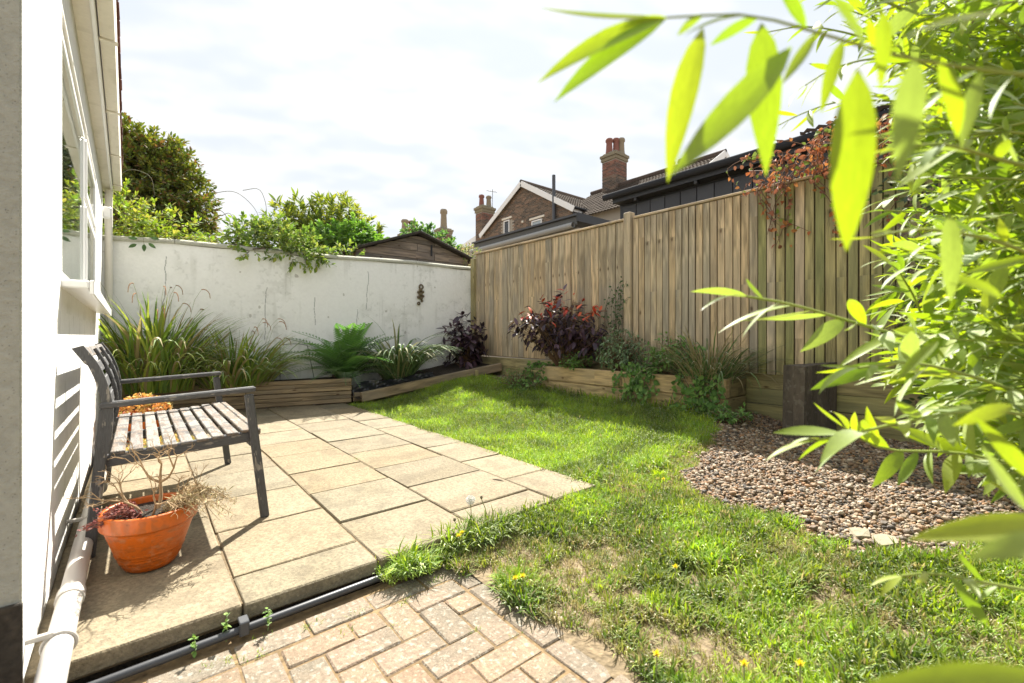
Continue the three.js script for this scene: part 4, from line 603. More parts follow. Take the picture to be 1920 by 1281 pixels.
// ------ fern
function frondGeo() { const l = [], N = 24, L = 1; for (let i = 1; i < N; i++) { const t = i / N, th = 0.3 + 0.9 * t, y = L * (t - 0.3 * t * t), z = 0.5 * t * t * L, w = 0.14 * Math.pow(Math.sin(Math.PI * Math.min(0.98, t * 0.9 + 0.12)), 0.8); for (const s of [-1, 1]) { const g = leafGeo(w, 0.024, { n: 3, bend: 0.3 }); g.rotateZ(-s * 1.2); g.rotateX(th * 0.6); g.translate(0, y, z); l.push(g.toNonIndexed()); } } const r = tube([0, 0.3, 0.6, 1].map((t) => new THREE.Vector3(0, L * (t - 0.3 * t * t), 0.5 * t * t * L)), 0.006, 0.002, 6, 4); l.push(r.toNonIndexed()); return mergeGeometries(l); }
{
  const fg = frondGeo();
  const fern = (label, pos, n, L, tones) => { const o = thing('fern', label, 'fern', pos, 'ferns in the beds'), list = []; for (let k = 0; k < n; k++) { const m = new THREE.Matrix4().compose(new THREE.Vector3(rr(-0.06, 0.06), 0, rr(-0.06, 0.06)), new THREE.Quaternion().setFromEuler(new THREE.Euler(rr(0.05, 1.05), k * 2.4, 0, 'YXZ')), new THREE.Vector3(1, 1, 1).multiplyScalar(rr(...L))); list.push({ m, g: 0, c: Math.floor(R() * tones.length), s: 1 }); } leaves(o, 'frond', [fg], tones, list, n, 0.4); };
  fern('large bright green fern growing against the white wall', V(2.26, 0.27, 6.40), 72, [0.65, 1.3], [[0.11, 0.27, 0.04], [0.15, 0.33, 0.05], [0.08, 0.20, 0.03]]);
  fern('small dark fern in the raised bed by the fence', V(4.5, 0.44, 2.72), 22, [0.28, 0.5], [[0.05, 0.13, 0.03], [0.07, 0.16, 0.04]]);
}
// ------ branching shrubs with leaves along the twigs
function shrub(name, label, pos, { n, h, r, leaf, tones, singles, tr = 0.35, per = 9, tipTones, droop = 0.3, stem = [0.20, 0.12, 0.07], flat = 1, lift = 0.4, off = [0, 0], group, category = 'shrub', rough = 0.95 }) {
  const o = thing(name, label, category, pos, group), geos = leaf.map((q) => leafGeo(...q)), list = [], st = [], all = tipTones ? [...tones, ...tipTones] : tones;
  for (let k = 0; k < n; k++) {
    const a = rr(0, 6.283), q = Math.sqrt(R()), y = h * (lift + (1 - lift) * Math.pow(R(), 0.7)) * (1 - 0.35 * q * q), tip = new THREE.Vector3(Math.cos(a) * q * r + off[0], y, Math.sin(a) * q * r * flat + off[1]), mid = tip.clone().multiplyScalar(0.5).setY(y * 0.62), c = new THREE.CatmullRomCurve3([new THREE.Vector3(tip.x * 0.12, 0, tip.z * 0.12), mid, tip]);
    st.push(tube(c.getPoints(5), 0.006, 0.002, 6, 4));
    for (let i = 0; i < per; i++) { const t = 1 - Math.pow(R(), 1.5) * 0.62, p = c.getPointAt(t), d = c.getTangentAt(t), side = rdir(0).cross(d).normalize(), dir = d.clone().multiplyScalar(t > 0.93 ? 0.8 : 0.25).addScaledVector(side, 0.9).add(new THREE.Vector3(0, -droop * rr(0, 1.4), 0)), tip2 = tipTones && t > 0.9 && y > h * 0.62 && R() < 0.6; list.push({ m: place(p, dir, new THREE.Vector3(0, 1, 0).addScaledVector(rdir(), 0.4), rr(0.6, 1.15)), g: Math.floor(R() * geos.length), c: tip2 ? tones.length + Math.floor(R() * tipTones.length) : Math.floor(R() * tones.length), s: -away(p.clone().add(pos)) + y * 0.3 }); }
  }
  part(o, 'stems', join(st), std({ color: rgb(...stem), roughness: 0.9 }), null, 'stuff'); leaves(o, 'leaf', geos, all, list, singles, tr, rough); return o;
}
const purple = [[0.045, 0.022, 0.035], [0.065, 0.030, 0.045], [0.03, 0.018, 0.028], [0.09, 0.05, 0.065]];
shrub('purple_shrub', 'dark purple leaved shrub in the corner of wall and fence', V(4.22, 0.36, 6.3), { n: 85, h: 0.9, r: 0.42, leaf: [[0.15, 0.055, {}], [0.17, 0.06, { bend: 0.6 }]], tones: purple, singles: 170, tr: 0, lift: 0.2, rough: 0.6, group: 'purple shrubs' });
shrub('purple_shrub', 'large purple shrub with fiery red shoot tips in the raised bed', V(4.46, 0.44, 4.2), { n: 190, h: 1.08, r: 0.62, leaf: [[0.12, 0.042, {}], [0.14, 0.048, { bend: 0.5 }], [0.10, 0.036, { bend: 0.8 }]], tones: purple, tipTones: [[0.50, 0.045, 0.02], [0.55, 0.10, 0.03]], singles: 280, tr: 0, lift: 0.35, flat: 1.15, off: [-0.12, 0], rough: 0.58, group: 'purple shrubs' });
const leafyGreen = [[0.14, 0.29, 0.05], [0.10, 0.22, 0.04], [0.20, 0.35, 0.07]], greyGreen = [[0.17, 0.27, 0.12], [0.22, 0.32, 0.15], [0.12, 0.20, 0.08]];
shrub('bed_perennial', 'leafy grey green perennial between purple shrub and fern', V(4.43, 0.44, 3.28), { n: 120, h: 0.58, r: 0.3, leaf: [[0.06, 0.02, {}], [0.07, 0.022, { bend: 0.6 }]], tones: greyGreen, singles: 120, per: 12, lift: 0.3, category: 'plant' });
shrub('oxalis', 'low mound of bright green rounded leaves below the purple shrub', V(4.34, 0.44, 3.9), { n: 110, h: 0.28, r: 0.24, leaf: [[0.03, 0.032, { fat: 0.3 }]], tones: [[0.14, 0.28, 0.05], [0.18, 0.34, 0.06]], singles: 120, per: 7, lift: 0.3, category: 'plant' });
shrub('bed_weeds', 'tuft of small leaves under the dark fern in the raised bed', V(4.43, 0.44, 2.62), { n: 120, h: 0.5, r: 0.36, leaf: [[0.06, 0.028, {}]], tones: leafyGreen, singles: 100, per: 9, lift: 0.3, category: 'plant' });
shrub('corner_weeds', 'feathery weeds on the lawn at the end of the raised bed', V(4.05, 0.17, 4.75), { n: 90, h: 0.3, r: 0.38, leaf: [[0.035, 0.01, {}]], tones: leafyGreen, singles: 60, per: 12, lift: 0.3, category: 'plant' });
shrub('lower_weeds', 'weeds at the foot of the bed beside the upright block', V(4.1, 0.1, 1.82), { n: 50, h: 0.2, r: 0.2, leaf: [[0.045, 0.02, {}]], tones: leafyGreen, singles: 60, per: 8, lift: 0.3, category: 'plant' });
// climbers on the fence and trailing stems over the bed
function climber(name, label, paths, { leaf, tones, every = 0.035, spread = 0.05, stem = [0.12, 0.09, 0.06], r0 = 0.004, singles, tr = 0.4, hang = 0.4, category = 'climber', out, group, rough = 0.95, size = [0.6, 1.2] }) {
  const base = paths[0][0], o = thing(name, label, category, base, group), geos = leaf.map((q) => leafGeo(...q)), list = [], st = [];
  for (const pts of paths) { const c = new THREE.CatmullRomCurve3(pts.map((p) => p.clone().sub(base))), L = c.getLength(); st.push(tube(c.getPoints(Math.max(4, pts.length * 3)), r0, r0 * 0.5, Math.max(8, pts.length * 5), 4));
    for (let u = 0.02; u < L; u += every * rr(0.5, 1.5)) { const p = c.getPointAt(u / L).add(rdir().multiplyScalar(spread * R())), d = rdir().add(new THREE.Vector3(0, -hang, 0)).add(out.clone().multiplyScalar(0.4)); list.push({ m: place(p, d, out.clone().add(rdir().multiplyScalar(0.7)), rr(...size)), g: Math.floor(R() * geos.length), c: Math.floor(R() * tones.length), s: -away(p.clone().add(base)) }); } }
  part(o, 'stems', join(st), std({ color: rgb(...stem), roughness: 0.9 }), null, 'stuff'); leaves(o, 'leaf', geos, tones, list, singles, tr, rough); return o;
}
const heart = [[0.05, 0.045, { fat: 0.3 }], [0.06, 0.045, { fat: 0.4, bend: 0.5 }]];
{
  const p = []; for (let k = 0; k < 18; k++) { const a = rr(1.98, 2.4); p.push([V(4.36, 0.5, a), V(4.2 + rr(-0.02, 0.02), 0.47 + rr(0, 0.08), a + rr(-0.1, 0.1)), V(4.17, 0.3, a + rr(-0.15, 0.15)), V(4.15, rr(0.12, 0.25), a + rr(-0.2, 0.2))]); }
  climber('bindweed', 'green bindweed spilling over the near end of the raised bed', p, { leaf: heart, tones: leafyGreen, every: 0.025, singles: 110, out: NX, group: 'bindweed on the raised bed' });
  const q = []; for (let k = 0; k < 18; k++) { const a = rr(2.7, 3.1); q.push([V(4.36, 0.5, a), V(4.2, 0.52 + rr(0, 0.06), a + rr(-0.1, 0.1)), V(4.17, 0.38, a + rr(-0.1, 0.1)), V(4.15, rr(0.15, 0.32), a + rr(-0.12, 0.12))]); }
  climber('bindweed', 'green bindweed spilling over the middle of the raised bed', q, { leaf: heart, tones: leafyGreen, every: 0.025, singles: 120, out: NX, group: 'bindweed on the raised bed' });
  const w = []; for (let k = 0; k < 9; k++) { const a = rr(4.3, 4.6); w.push([V(4.4, 0.5, a), V(4.22, 0.5, a + rr(0, 0.1)), V(4.12, 0.3, a + rr(0, 0.2)), V(rr(3.7, 4.0), 0.16, a + rr(0.0, 0.3))]); }
  climber('bindweed', 'bindweed trailing down from the far end of the raised bed', w, { leaf: heart, tones: leafyGreen, every: 0.03, singles: 100, out: NX, group: 'bindweed on the raised bed' });
  const c = []; for (let k = 0; k < 8; k++) { const a = 3.5 + rr(-0.15, 0.15); c.push([V(4.58, 0.5, a), V(4.64, 0.9, a + rr(-0.08, 0.08)), V(4.64, 1.25, a + rr(-0.1, 0.1)), V(4.6, rr(1.3, 1.62), a + rr(-0.15, 0.15))]); }
  climber('rose_climber', 'thin dark green rose climbing the fence beside the middle post', c, { leaf: [[0.04, 0.022, {}]], tones: [[0.06, 0.12, 0.04], [0.09, 0.15, 0.05]], every: 0.03, spread: 0.06, singles: 100, out: NX });
}
{
  // rusty creeper over the fence top
  const p = []; for (let k = 0; k < 62; k++) { const a = rr(0.2, 1.8), x = rr(4.5, 4.85), y = 2.38; p.push([V(x, y - 0.1, a), V(x + rr(-0.12, 0.1), y + rr(0.02, 0.25), a + rr(-0.15, 0.15)), V(x + rr(-0.2, 0.15), y + rr(-0.02, 0.34) * sm((2.2 - a) / 1.0), a + rr(-0.1, 0.35)), V(x + rr(-0.25, 0.1), y + rr(-0.2, 0.2), a + rr(-0.2, 0.4))]); }
  for (let k = 0; k < 10; k++) { const a = rr(0.5, 1.85); p.push([V(4.66, 2.38, a), V(4.58, 2.3, a + rr(-0.1, 0.1)), V(4.64, 2.08, a + rr(-0.15, 0.15)), V(4.66, rr(1.6, 2.0), a + rr(-0.2, 0.2))]); }
  climber('dry_creeper', 'rusty orange creeper with tangled bare stems on the fence top', p, { leaf: [[0.06, 0.035, { bend: 0.8, fold: 0.5 }], [0.05, 0.03, { bend: 1.2, fold: 0.5 }]], tones: [[0.42, 0.13, 0.04], [0.34, 0.12, 0.06], [0.48, 0.20, 0.06], [0.26, 0.11, 0.06], [0.22, 0.30, 0.05]], every: 0.055, spread: 0.06, stem: [0.16, 0.09, 0.06], r0: 0.005, singles: 260, out: NX, tr: 0.3 });
  const d = []; for (let k = 0; k < 60; k++) { const a = rr(-1.2, 0.62); d.push([V(4.6, rr(0.1, 0.4), a), V(rr(4.35, 4.6), rr(0.7, 1.3), a + rr(-0.3, 0.3)), V(rr(4.3, 4.62), rr(1.4, 2.0), a + rr(-0.3, 0.3)), V(rr(4.3, 4.7), rr(1.9, 2.75), a + rr(-0.4, 0.4))]); }
  climber('dark_climber', 'dense dark evergreen climber over the fence behind the willow', d, { leaf: [[0.07, 0.03, {}], [0.06, 0.03, { bend: 0.6 }]], tones: [[0.03, 0.06, 0.02], [0.045, 0.08, 0.025], [0.10, 0.16, 0.04], [0.12, 0.08, 0.05]], every: 0.03, spread: 0.12, singles: 60, out: NX, tr: 0, rough: 0.45 });
}
{
  // wire hoop, poppy
  const a = onA(525, 708, 6.5), o = thing('wire_hoop', 'thin black wire plant support hoop standing by the sedge', 'plant support', V(a.x, 0.3, 6.5)), w = 0.004; part(o, 'leg', tube([V(0, -0.05, 0), V(0.0, 0.48, 0)], w, w, 2, 6), M.black); part(o, 'leg', tube([V(0.44, -0.05, 0), V(0.34, 0.47, 0)], w, w, 2, 6), M.black); part(o, 'ring', tube([V(0, 0.48, 0), V(0.1, 0.49, 0.02), V(0.25, 0.49, 0.02), V(0.34, 0.47, 0)], w, w, 10, 6), M.black);
  const pp = onX(1374, 607, 4.28), f = thing('poppy', 'single yellow poppy above the bed grass', 'flower', V(pp.x, 0.44, -pp.z)); part(f, 'stem', tube([V(0, 0, 0), V(0.01, pp.y - 0.62, 0.02), V(0, pp.y - 0.44, 0)], 0.002, 0.0015, 6, 4), leafMat([0.15, 0.25, 0.06], 0.2));
  for (let k = 0; k < 5; k++) { const g = leafGeo(0.05, 0.055, { fat: 0.3, bend: -0.8 }); const m = part(f, 'petal', g, leafMat([0.85, 0.60, 0.02], 0.45), V(0, pp.y - 0.45, 0)); m.rotation.set(0.95, k * 1.257, 0, 'YXZ'); }
}
// ------ in and around the pot
{
  const top = V(potAt.x, 0.20, -potAt.z), o = thing('dead_shrub', 'bare dried twiggy shrub standing in the terracotta pot', 'dead plant', top), tw = std({ color: rgb(0.34, 0.235, 0.13), roughness: 0.9 }), l = [];
  const grow = (p, d, L, r, lv) => { const q = p.clone().addScaledVector(d, L), m = p.clone().lerp(q, 0.5).add(rdir().multiplyScalar(L * 0.12)); const g = tube([p, m, q], r, r * 0.6, 6, 5); lv < 2 ? part(o, 'branch', g, tw) : l.push(g); if (lv > 4) return; const n = lv < 1 ? 3 : pick([2, 2, 3]); for (let k = 0; k < n; k++) grow(q, d.clone().addScaledVector(rdir(0.15), 0.75).normalize(), L * rr(0.55, 0.85), r * 0.62, lv + 1); };
  grow(V(0.02, -0.01, 0.02), V(0.1, 1, 0.1).normalize(), 0.12, 0.009, 0); grow(V(-0.02, -0.01, 0.0), V(-0.5, 0.6, 0.1).normalize(), 0.095, 0.006, 1); grow(V(0.05, -0.01, -0.02), V(0.6, 0.6, -0.1).normalize(), 0.08, 0.005, 1);
  grow(V(0.0, -0.01, -0.05), V(0.2, 0.9, -0.4).normalize(), 0.075, 0.006, 1); grow(V(-0.06, -0.01, 0.03), V(-0.25, 1, 0.2).normalize(), 0.08, 0.005, 1); grow(V(0.07, -0.01, 0.02), V(0.35, 0.9, 0.1).normalize(), 0.07, 0.005, 1);
  part(o, 'twigs', join(l), tw, null, 'stuff');
  const red = [[0.20, 0.045, 0.04], [0.28, 0.07, 0.05], [0.14, 0.05, 0.04]]; const p = []; for (let k = 0; k < 26; k++) { const a = rr(2.2, 4.6), r = rr(0.12, 0.30), c = Math.cos(a) * CY - 0, s = Math.sin(a); p.push([V(potAt.x, 0.2, -potAt.z).add(V(-0.04 + 0.03 * c, 0, 0.03 * s)), V(potAt.x + c * 0.10, 0.235, -potAt.z + s * 0.09), V(Math.max(-0.2, potAt.x + c * r), 0.25 - r * 0.15 + rr(-0.02, 0.03), -potAt.z + s * r * 0.6)]); }
  climber('red_sedum', 'dark red trailing sedum over the house side of the pot', p, { leaf: [[0.016, 0.008, { bend: 0.5 }]], tones: red, every: 0.008, spread: 0.012, stem: [0.24, 0.09, 0.06], r0: 0.002, singles: 80, out: V(0, 1, 0), tr: 0.2, category: 'plant' });
  const d = []; for (let k = 0; k < 60; k++) { const a = rr(-1.0, 0.45), r = rr(0.10, 0.30), c = Math.cos(a), s = Math.sin(a); d.push([V(potAt.x + 0.05 * c, 0.21, -potAt.z + 0.05 * s), V(potAt.x + c * 0.16, 0.25 + rr(-0.01, 0.03), -potAt.z + s * 0.15), V(potAt.x + c * r, 0.24 - (r - 0.12) * rr(0.0, 0.55), -potAt.z + s * r * 0.8)]); }
  climber('dry_foliage', 'straw coloured dried foliage hanging over the pot towards the patio', d, { leaf: [[0.028, 0.004, { bend: 0.6 }], [0.022, 0.003, {}]], tones: [[0.45, 0.34, 0.18], [0.36, 0.27, 0.14], [0.52, 0.40, 0.23], [0.30, 0.26, 0.12]], every: 0.007, spread: 0.018, stem: [0.36, 0.26, 0.15], r0: 0.0018, singles: 100, out: V(0, 1, 0), tr: 0.2, category: 'dead plant', hang: 0.3 });
}
{
  const at = V(0.02, 0.0, 5.05), o = thing('sedum_pot', 'low pot of orange yellow sedum behind the bench', 'potted plant', at); part(o, 'pot', new THREE.LatheGeometry([[0, 0], [0.12, 0], [0.15, 0.2], [0.165, 0.21], [0.165, 0.24], [0.15, 0.24], [0.14, 0.2], [0, 0.2]].map((q) => new THREE.Vector2(...q)), 28), M.clay);
  const list = [], tones = [[0.62, 0.28, 0.06], [0.66, 0.42, 0.10], [0.50, 0.20, 0.05], [0.55, 0.46, 0.12]], g = [leafGeo(0.035, 0.018, { bend: 0.5 })]; for (let k = 0; k < 900; k++) { const a = rr(0, 6.3), q = Math.sqrt(R()) * 0.21, p = new THREE.Vector3(Math.cos(a) * q, 0.23 + 0.13 * (1 - (q / 0.22) ** 2) + rr(-0.02, 0.03), Math.sin(a) * q); list.push({ m: place(p, rdir(0.6), rdir(1), rr(0.7, 1.2)), g: 0, c: Math.floor(R() * 4), s: p.y + p.z }); } leaves(o, 'leaf', g, tones, list, 60, 0.35);
  const q = thing('yellow_sedum', 'mat of yellow sedum on the patio under the bench seat', 'plant', V(0.16, 0.0, 4.55)), l2 = []; for (let k = 0; k < 600; k++) { const a = rr(0, 6.3), r = Math.sqrt(R()), p = new THREE.Vector3(Math.cos(a) * r * 0.24, 0.02 + 0.10 * (1 - r * r) * R(), Math.sin(a) * r * 0.15); l2.push({ m: place(p, rdir(0.6), rdir(1), rr(0.6, 1.1)), g: 0, c: Math.floor(R() * 4), s: p.y }); } leaves(q, 'leaf', g, [[0.58, 0.44, 0.12], [0.50, 0.40, 0.10], [0.60, 0.34, 0.09], [0.36, 0.36, 0.10]], l2, 40, 0.35);
}
// ------ dandelions, twigs
{
  const stem = leafMat([0.30, 0.30, 0.14], 0.2), hair = leafMat([0.85, 0.85, 0.82], 0.3), at = (px, py, y = -0.02) => { const p = onFloor(px, py, y); return V(p.x, groundY(p.x, -p.z), -p.z); };
  const c = thing('dandelion_clock', 'round white dandelion clock on a tall stalk at the patio edge', 'flower', V(1.21, groundY(1.21, 1.76), 1.76)); part(c, 'stalk', tube([V(0, 0, 0), V(0.004, 0.07, 0), V(0, 0.16, 0)], 0.0025, 0.002, 6, 6), stem); part(c, 'core', new THREE.IcosahedronGeometry(0.005, 1), stem, V(0, 0.162, 0));
  const l = []; for (let k = 0; k < 260; k++) { const d = rdir(), g = tube([d.clone().multiplyScalar(0.004), d.clone().multiplyScalar(0.017)], 0.00025, 0.00025, 1, 3); l.push(g); for (let j = 0; j < 5; j++) { const e = d.clone().addScaledVector(rdir(), 0.55).normalize(); l.push(tube([d.clone().multiplyScalar(0.017), d.clone().multiplyScalar(0.017).addScaledVector(e, 0.006)], 0.0003, 0.0002, 1, 3)); } } part(c, 'seed_ball', join(l), hair, V(0, 0.162, 0), 'stuff');
  [[1.30, 1.77, 0.14, 'taller spent dandelion stalk beside the white clock'], [1.12, 1.73, 0.10, 'shorter spent dandelion head with brown stalk at patio edge']].forEach(([x, a, h, label]) => { const o = thing('spent_dandelion', label, 'flower', V(x, groundY(x, a), a)); part(o, 'stalk', tube([V(0, 0, 0), V(0.01, h * 0.5, 0), V(-0.012, h, 0.01)], 0.0024, 0.002, 6, 6), stem); part(o, 'head', new THREE.LatheGeometry([[0, 0], [0.006, 0.002], [0.007, 0.008], [0.005, 0.014], [0, 0.015]].map((q) => new THREE.Vector2(...q)), 10), std({ color: rgb(0.16, 0.13, 0.08), roughness: 1 }), V(-0.012, h, 0.01)); });
  const pet = leafMat([0.80, 0.66, 0.01], 0.4), head = (() => { const l = []; for (let k = 0; k < 60; k++) { const g = leafGeo(rr(0.011, 0.019), 0.0036, { n: 2 }); g.rotateX(rr(0.3, 1.45)); g.rotateY(rr(0, 6.3)); l.push(g.toNonIndexed()); } return mergeGeometries(l); })();
  for (const [px, py] of [[866, 1003], [860, 1008], [980, 1076], [966, 1080], [1231, 1221], [1244, 908], [1395, 1242], [1500, 1246], [1266, 1062]]) { const p = at(px, py + 8, 0.0), o = thing('dandelion', 'yellow dandelion flower in the grass', 'flower', p, 'dandelions in the lawn'); part(o, 'stalk', tube([V(0, 0, 0), V(0.002, 0.08, 0)], 0.002, 0.002, 2, 5), stem); part(o, 'petals', head, pet, V(0, 0.08, 0)); }
  for (const [px, py, L, an, label] of [[738, 1083, 0.08, 0.1, 'short brown stick lying beside the block paving grass'], [934, 901, 0.075, -0.5, 'thin twig lying on a patio slab joint']]) { const y = py > 1000 ? -0.074 : 0.003, p = onFloor(px, py, y), o = thing('stick', label, 'twig', p); o.rotation.y = an - YAW; part(o, 'twig', tube([V(-L / 2, 0, 0), V(0, 0.003, 0.004), V(L / 2, 0, 0)], py > 1000 ? 0.006 : 0.003, 0.003, 8, 6), M.bark); }
  const wg = [leafGeo(0.018, 0.011, { fat: 0.3 })]; [[0.33, 1.665, 0.07, 'small green weed sprouting in front of the black conduit'], [0.13, 1.67, 0.055, 'tiny green weed sprouting over the conduit by the pipe'], [0.215, 1.69, 0.09, 'spindly weed growing from the joint beside the conduit clip']].forEach(([x, a, h, label]) => { const o = thing('weed', label, 'weed', V(x, -0.08, a)), list = []; part(o, 'stem', tube([V(0, 0, 0), V(0.004, h * 0.6, 0), V(0, h, 0)], 0.0015, 0.001, 4, 4), leafMat([0.2, 0.3, 0.08], 0.2)); for (let k = 0; k < 16; k++) list.push({ m: place(V(0, h * rr(0.25, 1.05), 0), rdir(0.3), V(0, 1, 0), rr(0.6, 1.1)), g: 0, c: k % 2, s: k }); leaves(o, 'leaf', wg, [[0.22, 0.36, 0.05], [0.16, 0.30, 0.05]], list, 16, 0.4); });
}

// ---------------------------------------------------------------- trees and shrubs beyond the wall
// crown: leaves on sprays spread through lumpy ellipsoids, denser towards their skins
function tree(name, label, base, lobes, { leaf, tones, sprays, per = 10, trunkR = 0.06, spray = 0.14, tr = 0.35, rough = 0.95, upright = 0.3, category = 'tree', group, singles = 0, sun = null }) {
  const o = thing(name, label, category, base, group), geos = leaf.map((q) => leafGeo(...q)), list = [], st = [], vol = lobes.map(([, , , a, b, c]) => a * b * c), tot = vol.reduce((a, b) => a + b);
  const cen = new THREE.Vector3(); lobes.forEach(([x, y, a]) => cen.add(V(x, y, a))); cen.multiplyScalar(1 / lobes.length).sub(base);
  part(o, 'trunk', tube([V(0, -0.1, 0), V(0.03, cen.y * 0.4, 0.02), new THREE.Vector3(cen.x, cen.y * 0.9, cen.z)], trunkR, trunkR * 0.5, 10, 8), M.bark);
  lobes.forEach(([x, y, a, rx, ry, ra], q) => { const c = V(x, y, a).sub(base); st.push(tube([new THREE.Vector3(cen.x * 0.5, cen.y * 0.55, cen.z * 0.5), c.clone().lerp(cen, 0.4), c], trunkR * 0.5, trunkR * 0.15, 8, 5));
    const n = Math.round(sprays * vol[q] / tot); for (let k = 0; k < n; k++) { const d = rdir(), rad = Math.pow(R(), 0.28) * (0.82 + 0.32 * vn(d.x * 2.4 + q * 7 + 9, d.y * 2.4 + d.z * 2.1 + 11)), p = c.clone().add(new THREE.Vector3(d.x * rx, d.y * ry, d.z * ra).multiplyScalar(rad)), grow = d.clone().add(new THREE.Vector3(0, upright, 0)).addScaledVector(rdir(), 0.5).normalize();
      if (k % 3 === 0) st.push(tube([p.clone().lerp(c, 0.35), p.clone().addScaledVector(grow, spray)], 0.004, 0.0015, 3, 3));
      for (let i = 0; i < per; i++) { const t = i / per, pp = p.clone().addScaledVector(grow, spray * t), dir = grow.clone().multiplyScalar(0.5 + t * 0.6).addScaledVector(rdir().cross(grow).normalize(), 1 - t * 0.5); list.push({ m: place(pp, dir, new THREE.Vector3(0, 1, 0).addScaledVector(rdir(), 0.7), rr(0.65, 1.2)), g: Math.floor(R() * geos.length), c: Math.floor(R() * tones.length), s: -away(pp.clone().add(base)) }); } } });
  part(o, 'branches', join(st), M.bark, null, 'stuff');
  const crown = new THREE.Group(); crown.name = 'crown'; o.add(crown); leaves(crown, 'leaf', geos, tones, list, singles, tr, rough); return o;
}
tree('camellia_tree', 'rounded dark bronze green tree rising behind the white wall', V(0.15, -0.2, 9.0), [[0.12, 3.1, 9.0, 0.62, 1.1, 0.6], [0.42, 3.0, 9.1, 0.55, 0.85, 0.55], [-0.25, 3.3, 9.2, 0.5, 0.9, 0.5], [0.2, 2.2, 8.9, 0.7, 0.6, 0.5], [0.62, 2.55, 9.0, 0.35, 0.6, 0.4]], { leaf: [[0.075, 0.032, {}], [0.085, 0.036, { bend: 0.5 }]], tones: [[0.15, 0.21, 0.02], [0.21, 0.25, 0.02], [0.11, 0.16, 0.02], [0.30, 0.30, 0.025], [0.18, 0.24, 0.02], [0.24, 0.13, 0.03]], sprays: 3800, per: 9, spray: 0.12, rough: 0.95, tr: 0.3 });
tree('lime_bush', 'yellow green bush with upright rosettes of narrow leaves behind the wall', V(2.4, -0.2, 8.5), [[2.0, 2.85, 8.4, 0.34, 0.35, 0.3], [2.3, 2.95, 8.5, 0.35, 0.35, 0.3], [2.85, 3.1, 8.6, 0.5, 0.42, 0.4], [3.35, 2.75, 8.6, 0.4, 0.4, 0.35], [2.6, 2.6, 8.5, 0.9, 0.4, 0.4]], { leaf: [[0.13, 0.032, { bend: 0.3 }], [0.15, 0.034, { bend: 0.5 }]], tones: [[0.30, 0.36, 0.025], [0.22, 0.30, 0.025], [0.38, 0.40, 0.03], [0.12, 0.18, 0.03]], sprays: 520, per: 11, spray: 0.10, upright: 0.9, tr: 0.45, category: 'bush' });
tree('maple_bush', 'fresh bright green rounded bush between lime bush and shed', V(2.75, -0.2, 8.0), [[2.55, 2.5, 7.9, 0.4, 0.3, 0.3], [2.95, 2.62, 8.0, 0.42, 0.3, 0.3], [3.3, 2.5, 8.05, 0.35, 0.28, 0.3]], { leaf: [[0.085, 0.06, { fat: 0.4, bend: 0.4 }]], tones: [[0.19, 0.38, 0.03], [0.15, 0.32, 0.03], [0.25, 0.42, 0.05]], sprays: 360, per: 9, spray: 0.12, tr: 0.45, category: 'bush' });
tree('elder_bush', 'pale leafy bush growing behind the right slope of the shed', V(5.0, -0.2, 9.6), [[5.35, 3.05, 9.6, 0.42, 0.5, 0.4], [5.05, 3.2, 9.6, 0.32, 0.35, 0.3], [5.8, 2.75, 9.5, 0.45, 0.45, 0.4]], { leaf: [[0.10, 0.055, { bend: 0.5 }]], tones: [[0.13, 0.27, 0.05], [0.20, 0.32, 0.06], [0.09, 0.20, 0.04]], sprays: 330, per: 9, spray: 0.14, tr: 0.45, category: 'bush' });
tree('variegated_bush', 'loose cream and green shrub at the top of the wall corner', V(5.2, -0.2, 7.9), [[5.0, 2.45, 7.7, 0.32, 0.25, 0.2], [5.3, 2.45, 7.8, 0.3, 0.28, 0.2], [4.85, 2.25, 7.25, 0.14, 0.22, 0.14]], { leaf: [[0.045, 0.022, {}]], tones: [[0.42, 0.40, 0.17], [0.30, 0.36, 0.10], [0.40, 0.28, 0.14], [0.16, 0.25, 0.06]], sprays: 200, per: 9, spray: 0.12, tr: 0.4, category: 'bush' });
tree('wisteria_bush', 'bright yellow green climber heaped on the wall beside the house', V(0.1, -0.2, 7.15), [[-0.02, 2.22, 7.1, 0.3, 0.28, 0.22], [0.3, 2.18, 7.1, 0.36, 0.24, 0.2], [0.65, 2.08, 7.1, 0.3, 0.14, 0.16], [-0.15, 2.4, 7.2, 0.2, 0.3, 0.2]], { leaf: [[0.07, 0.03, {}], [0.06, 0.026, { bend: 0.5 }]], tones: [[0.28, 0.40, 0.02], [0.36, 0.44, 0.025], [0.21, 0.34, 0.02], [0.40, 0.38, 0.05]], sprays: 230, per: 10, spray: 0.16, tr: 0.48, category: 'climber', singles: 60 });
tree('wall_vine', 'leafy green vine tumbling over the coping of the white wall', V(1.5, -0.2, 7.0), [[1.2, 2.22, 6.98, 0.3, 0.24, 0.22], [1.5, 2.22, 6.92, 0.3, 0.26, 0.24], [1.8, 2.12, 6.85, 0.26, 0.2, 0.2], [0.85, 2.1, 7.0, 0.25, 0.12, 0.14], [1.62, 2.0, 6.68, 0.22, 0.12, 0.07], [1.9, 1.98, 6.67, 0.14, 0.12, 0.06], [1.15, 2.04, 6.69, 0.2, 0.1, 0.07], [2.15, 2.12, 7.0, 0.16, 0.12, 0.14], [2.5, 2.14, 7.05, 0.2, 0.1, 0.12]], { leaf: [[0.065, 0.034, {}], [0.075, 0.038, { bend: 0.6 }]], tones: [[0.19, 0.31, 0.03], [0.27, 0.38, 0.04], [0.14, 0.24, 0.03], [0.34, 0.39, 0.06]], sprays: 430, per: 9, spray: 0.15, tr: 0.42, upright: 0.05, category: 'climber', singles: 120 });
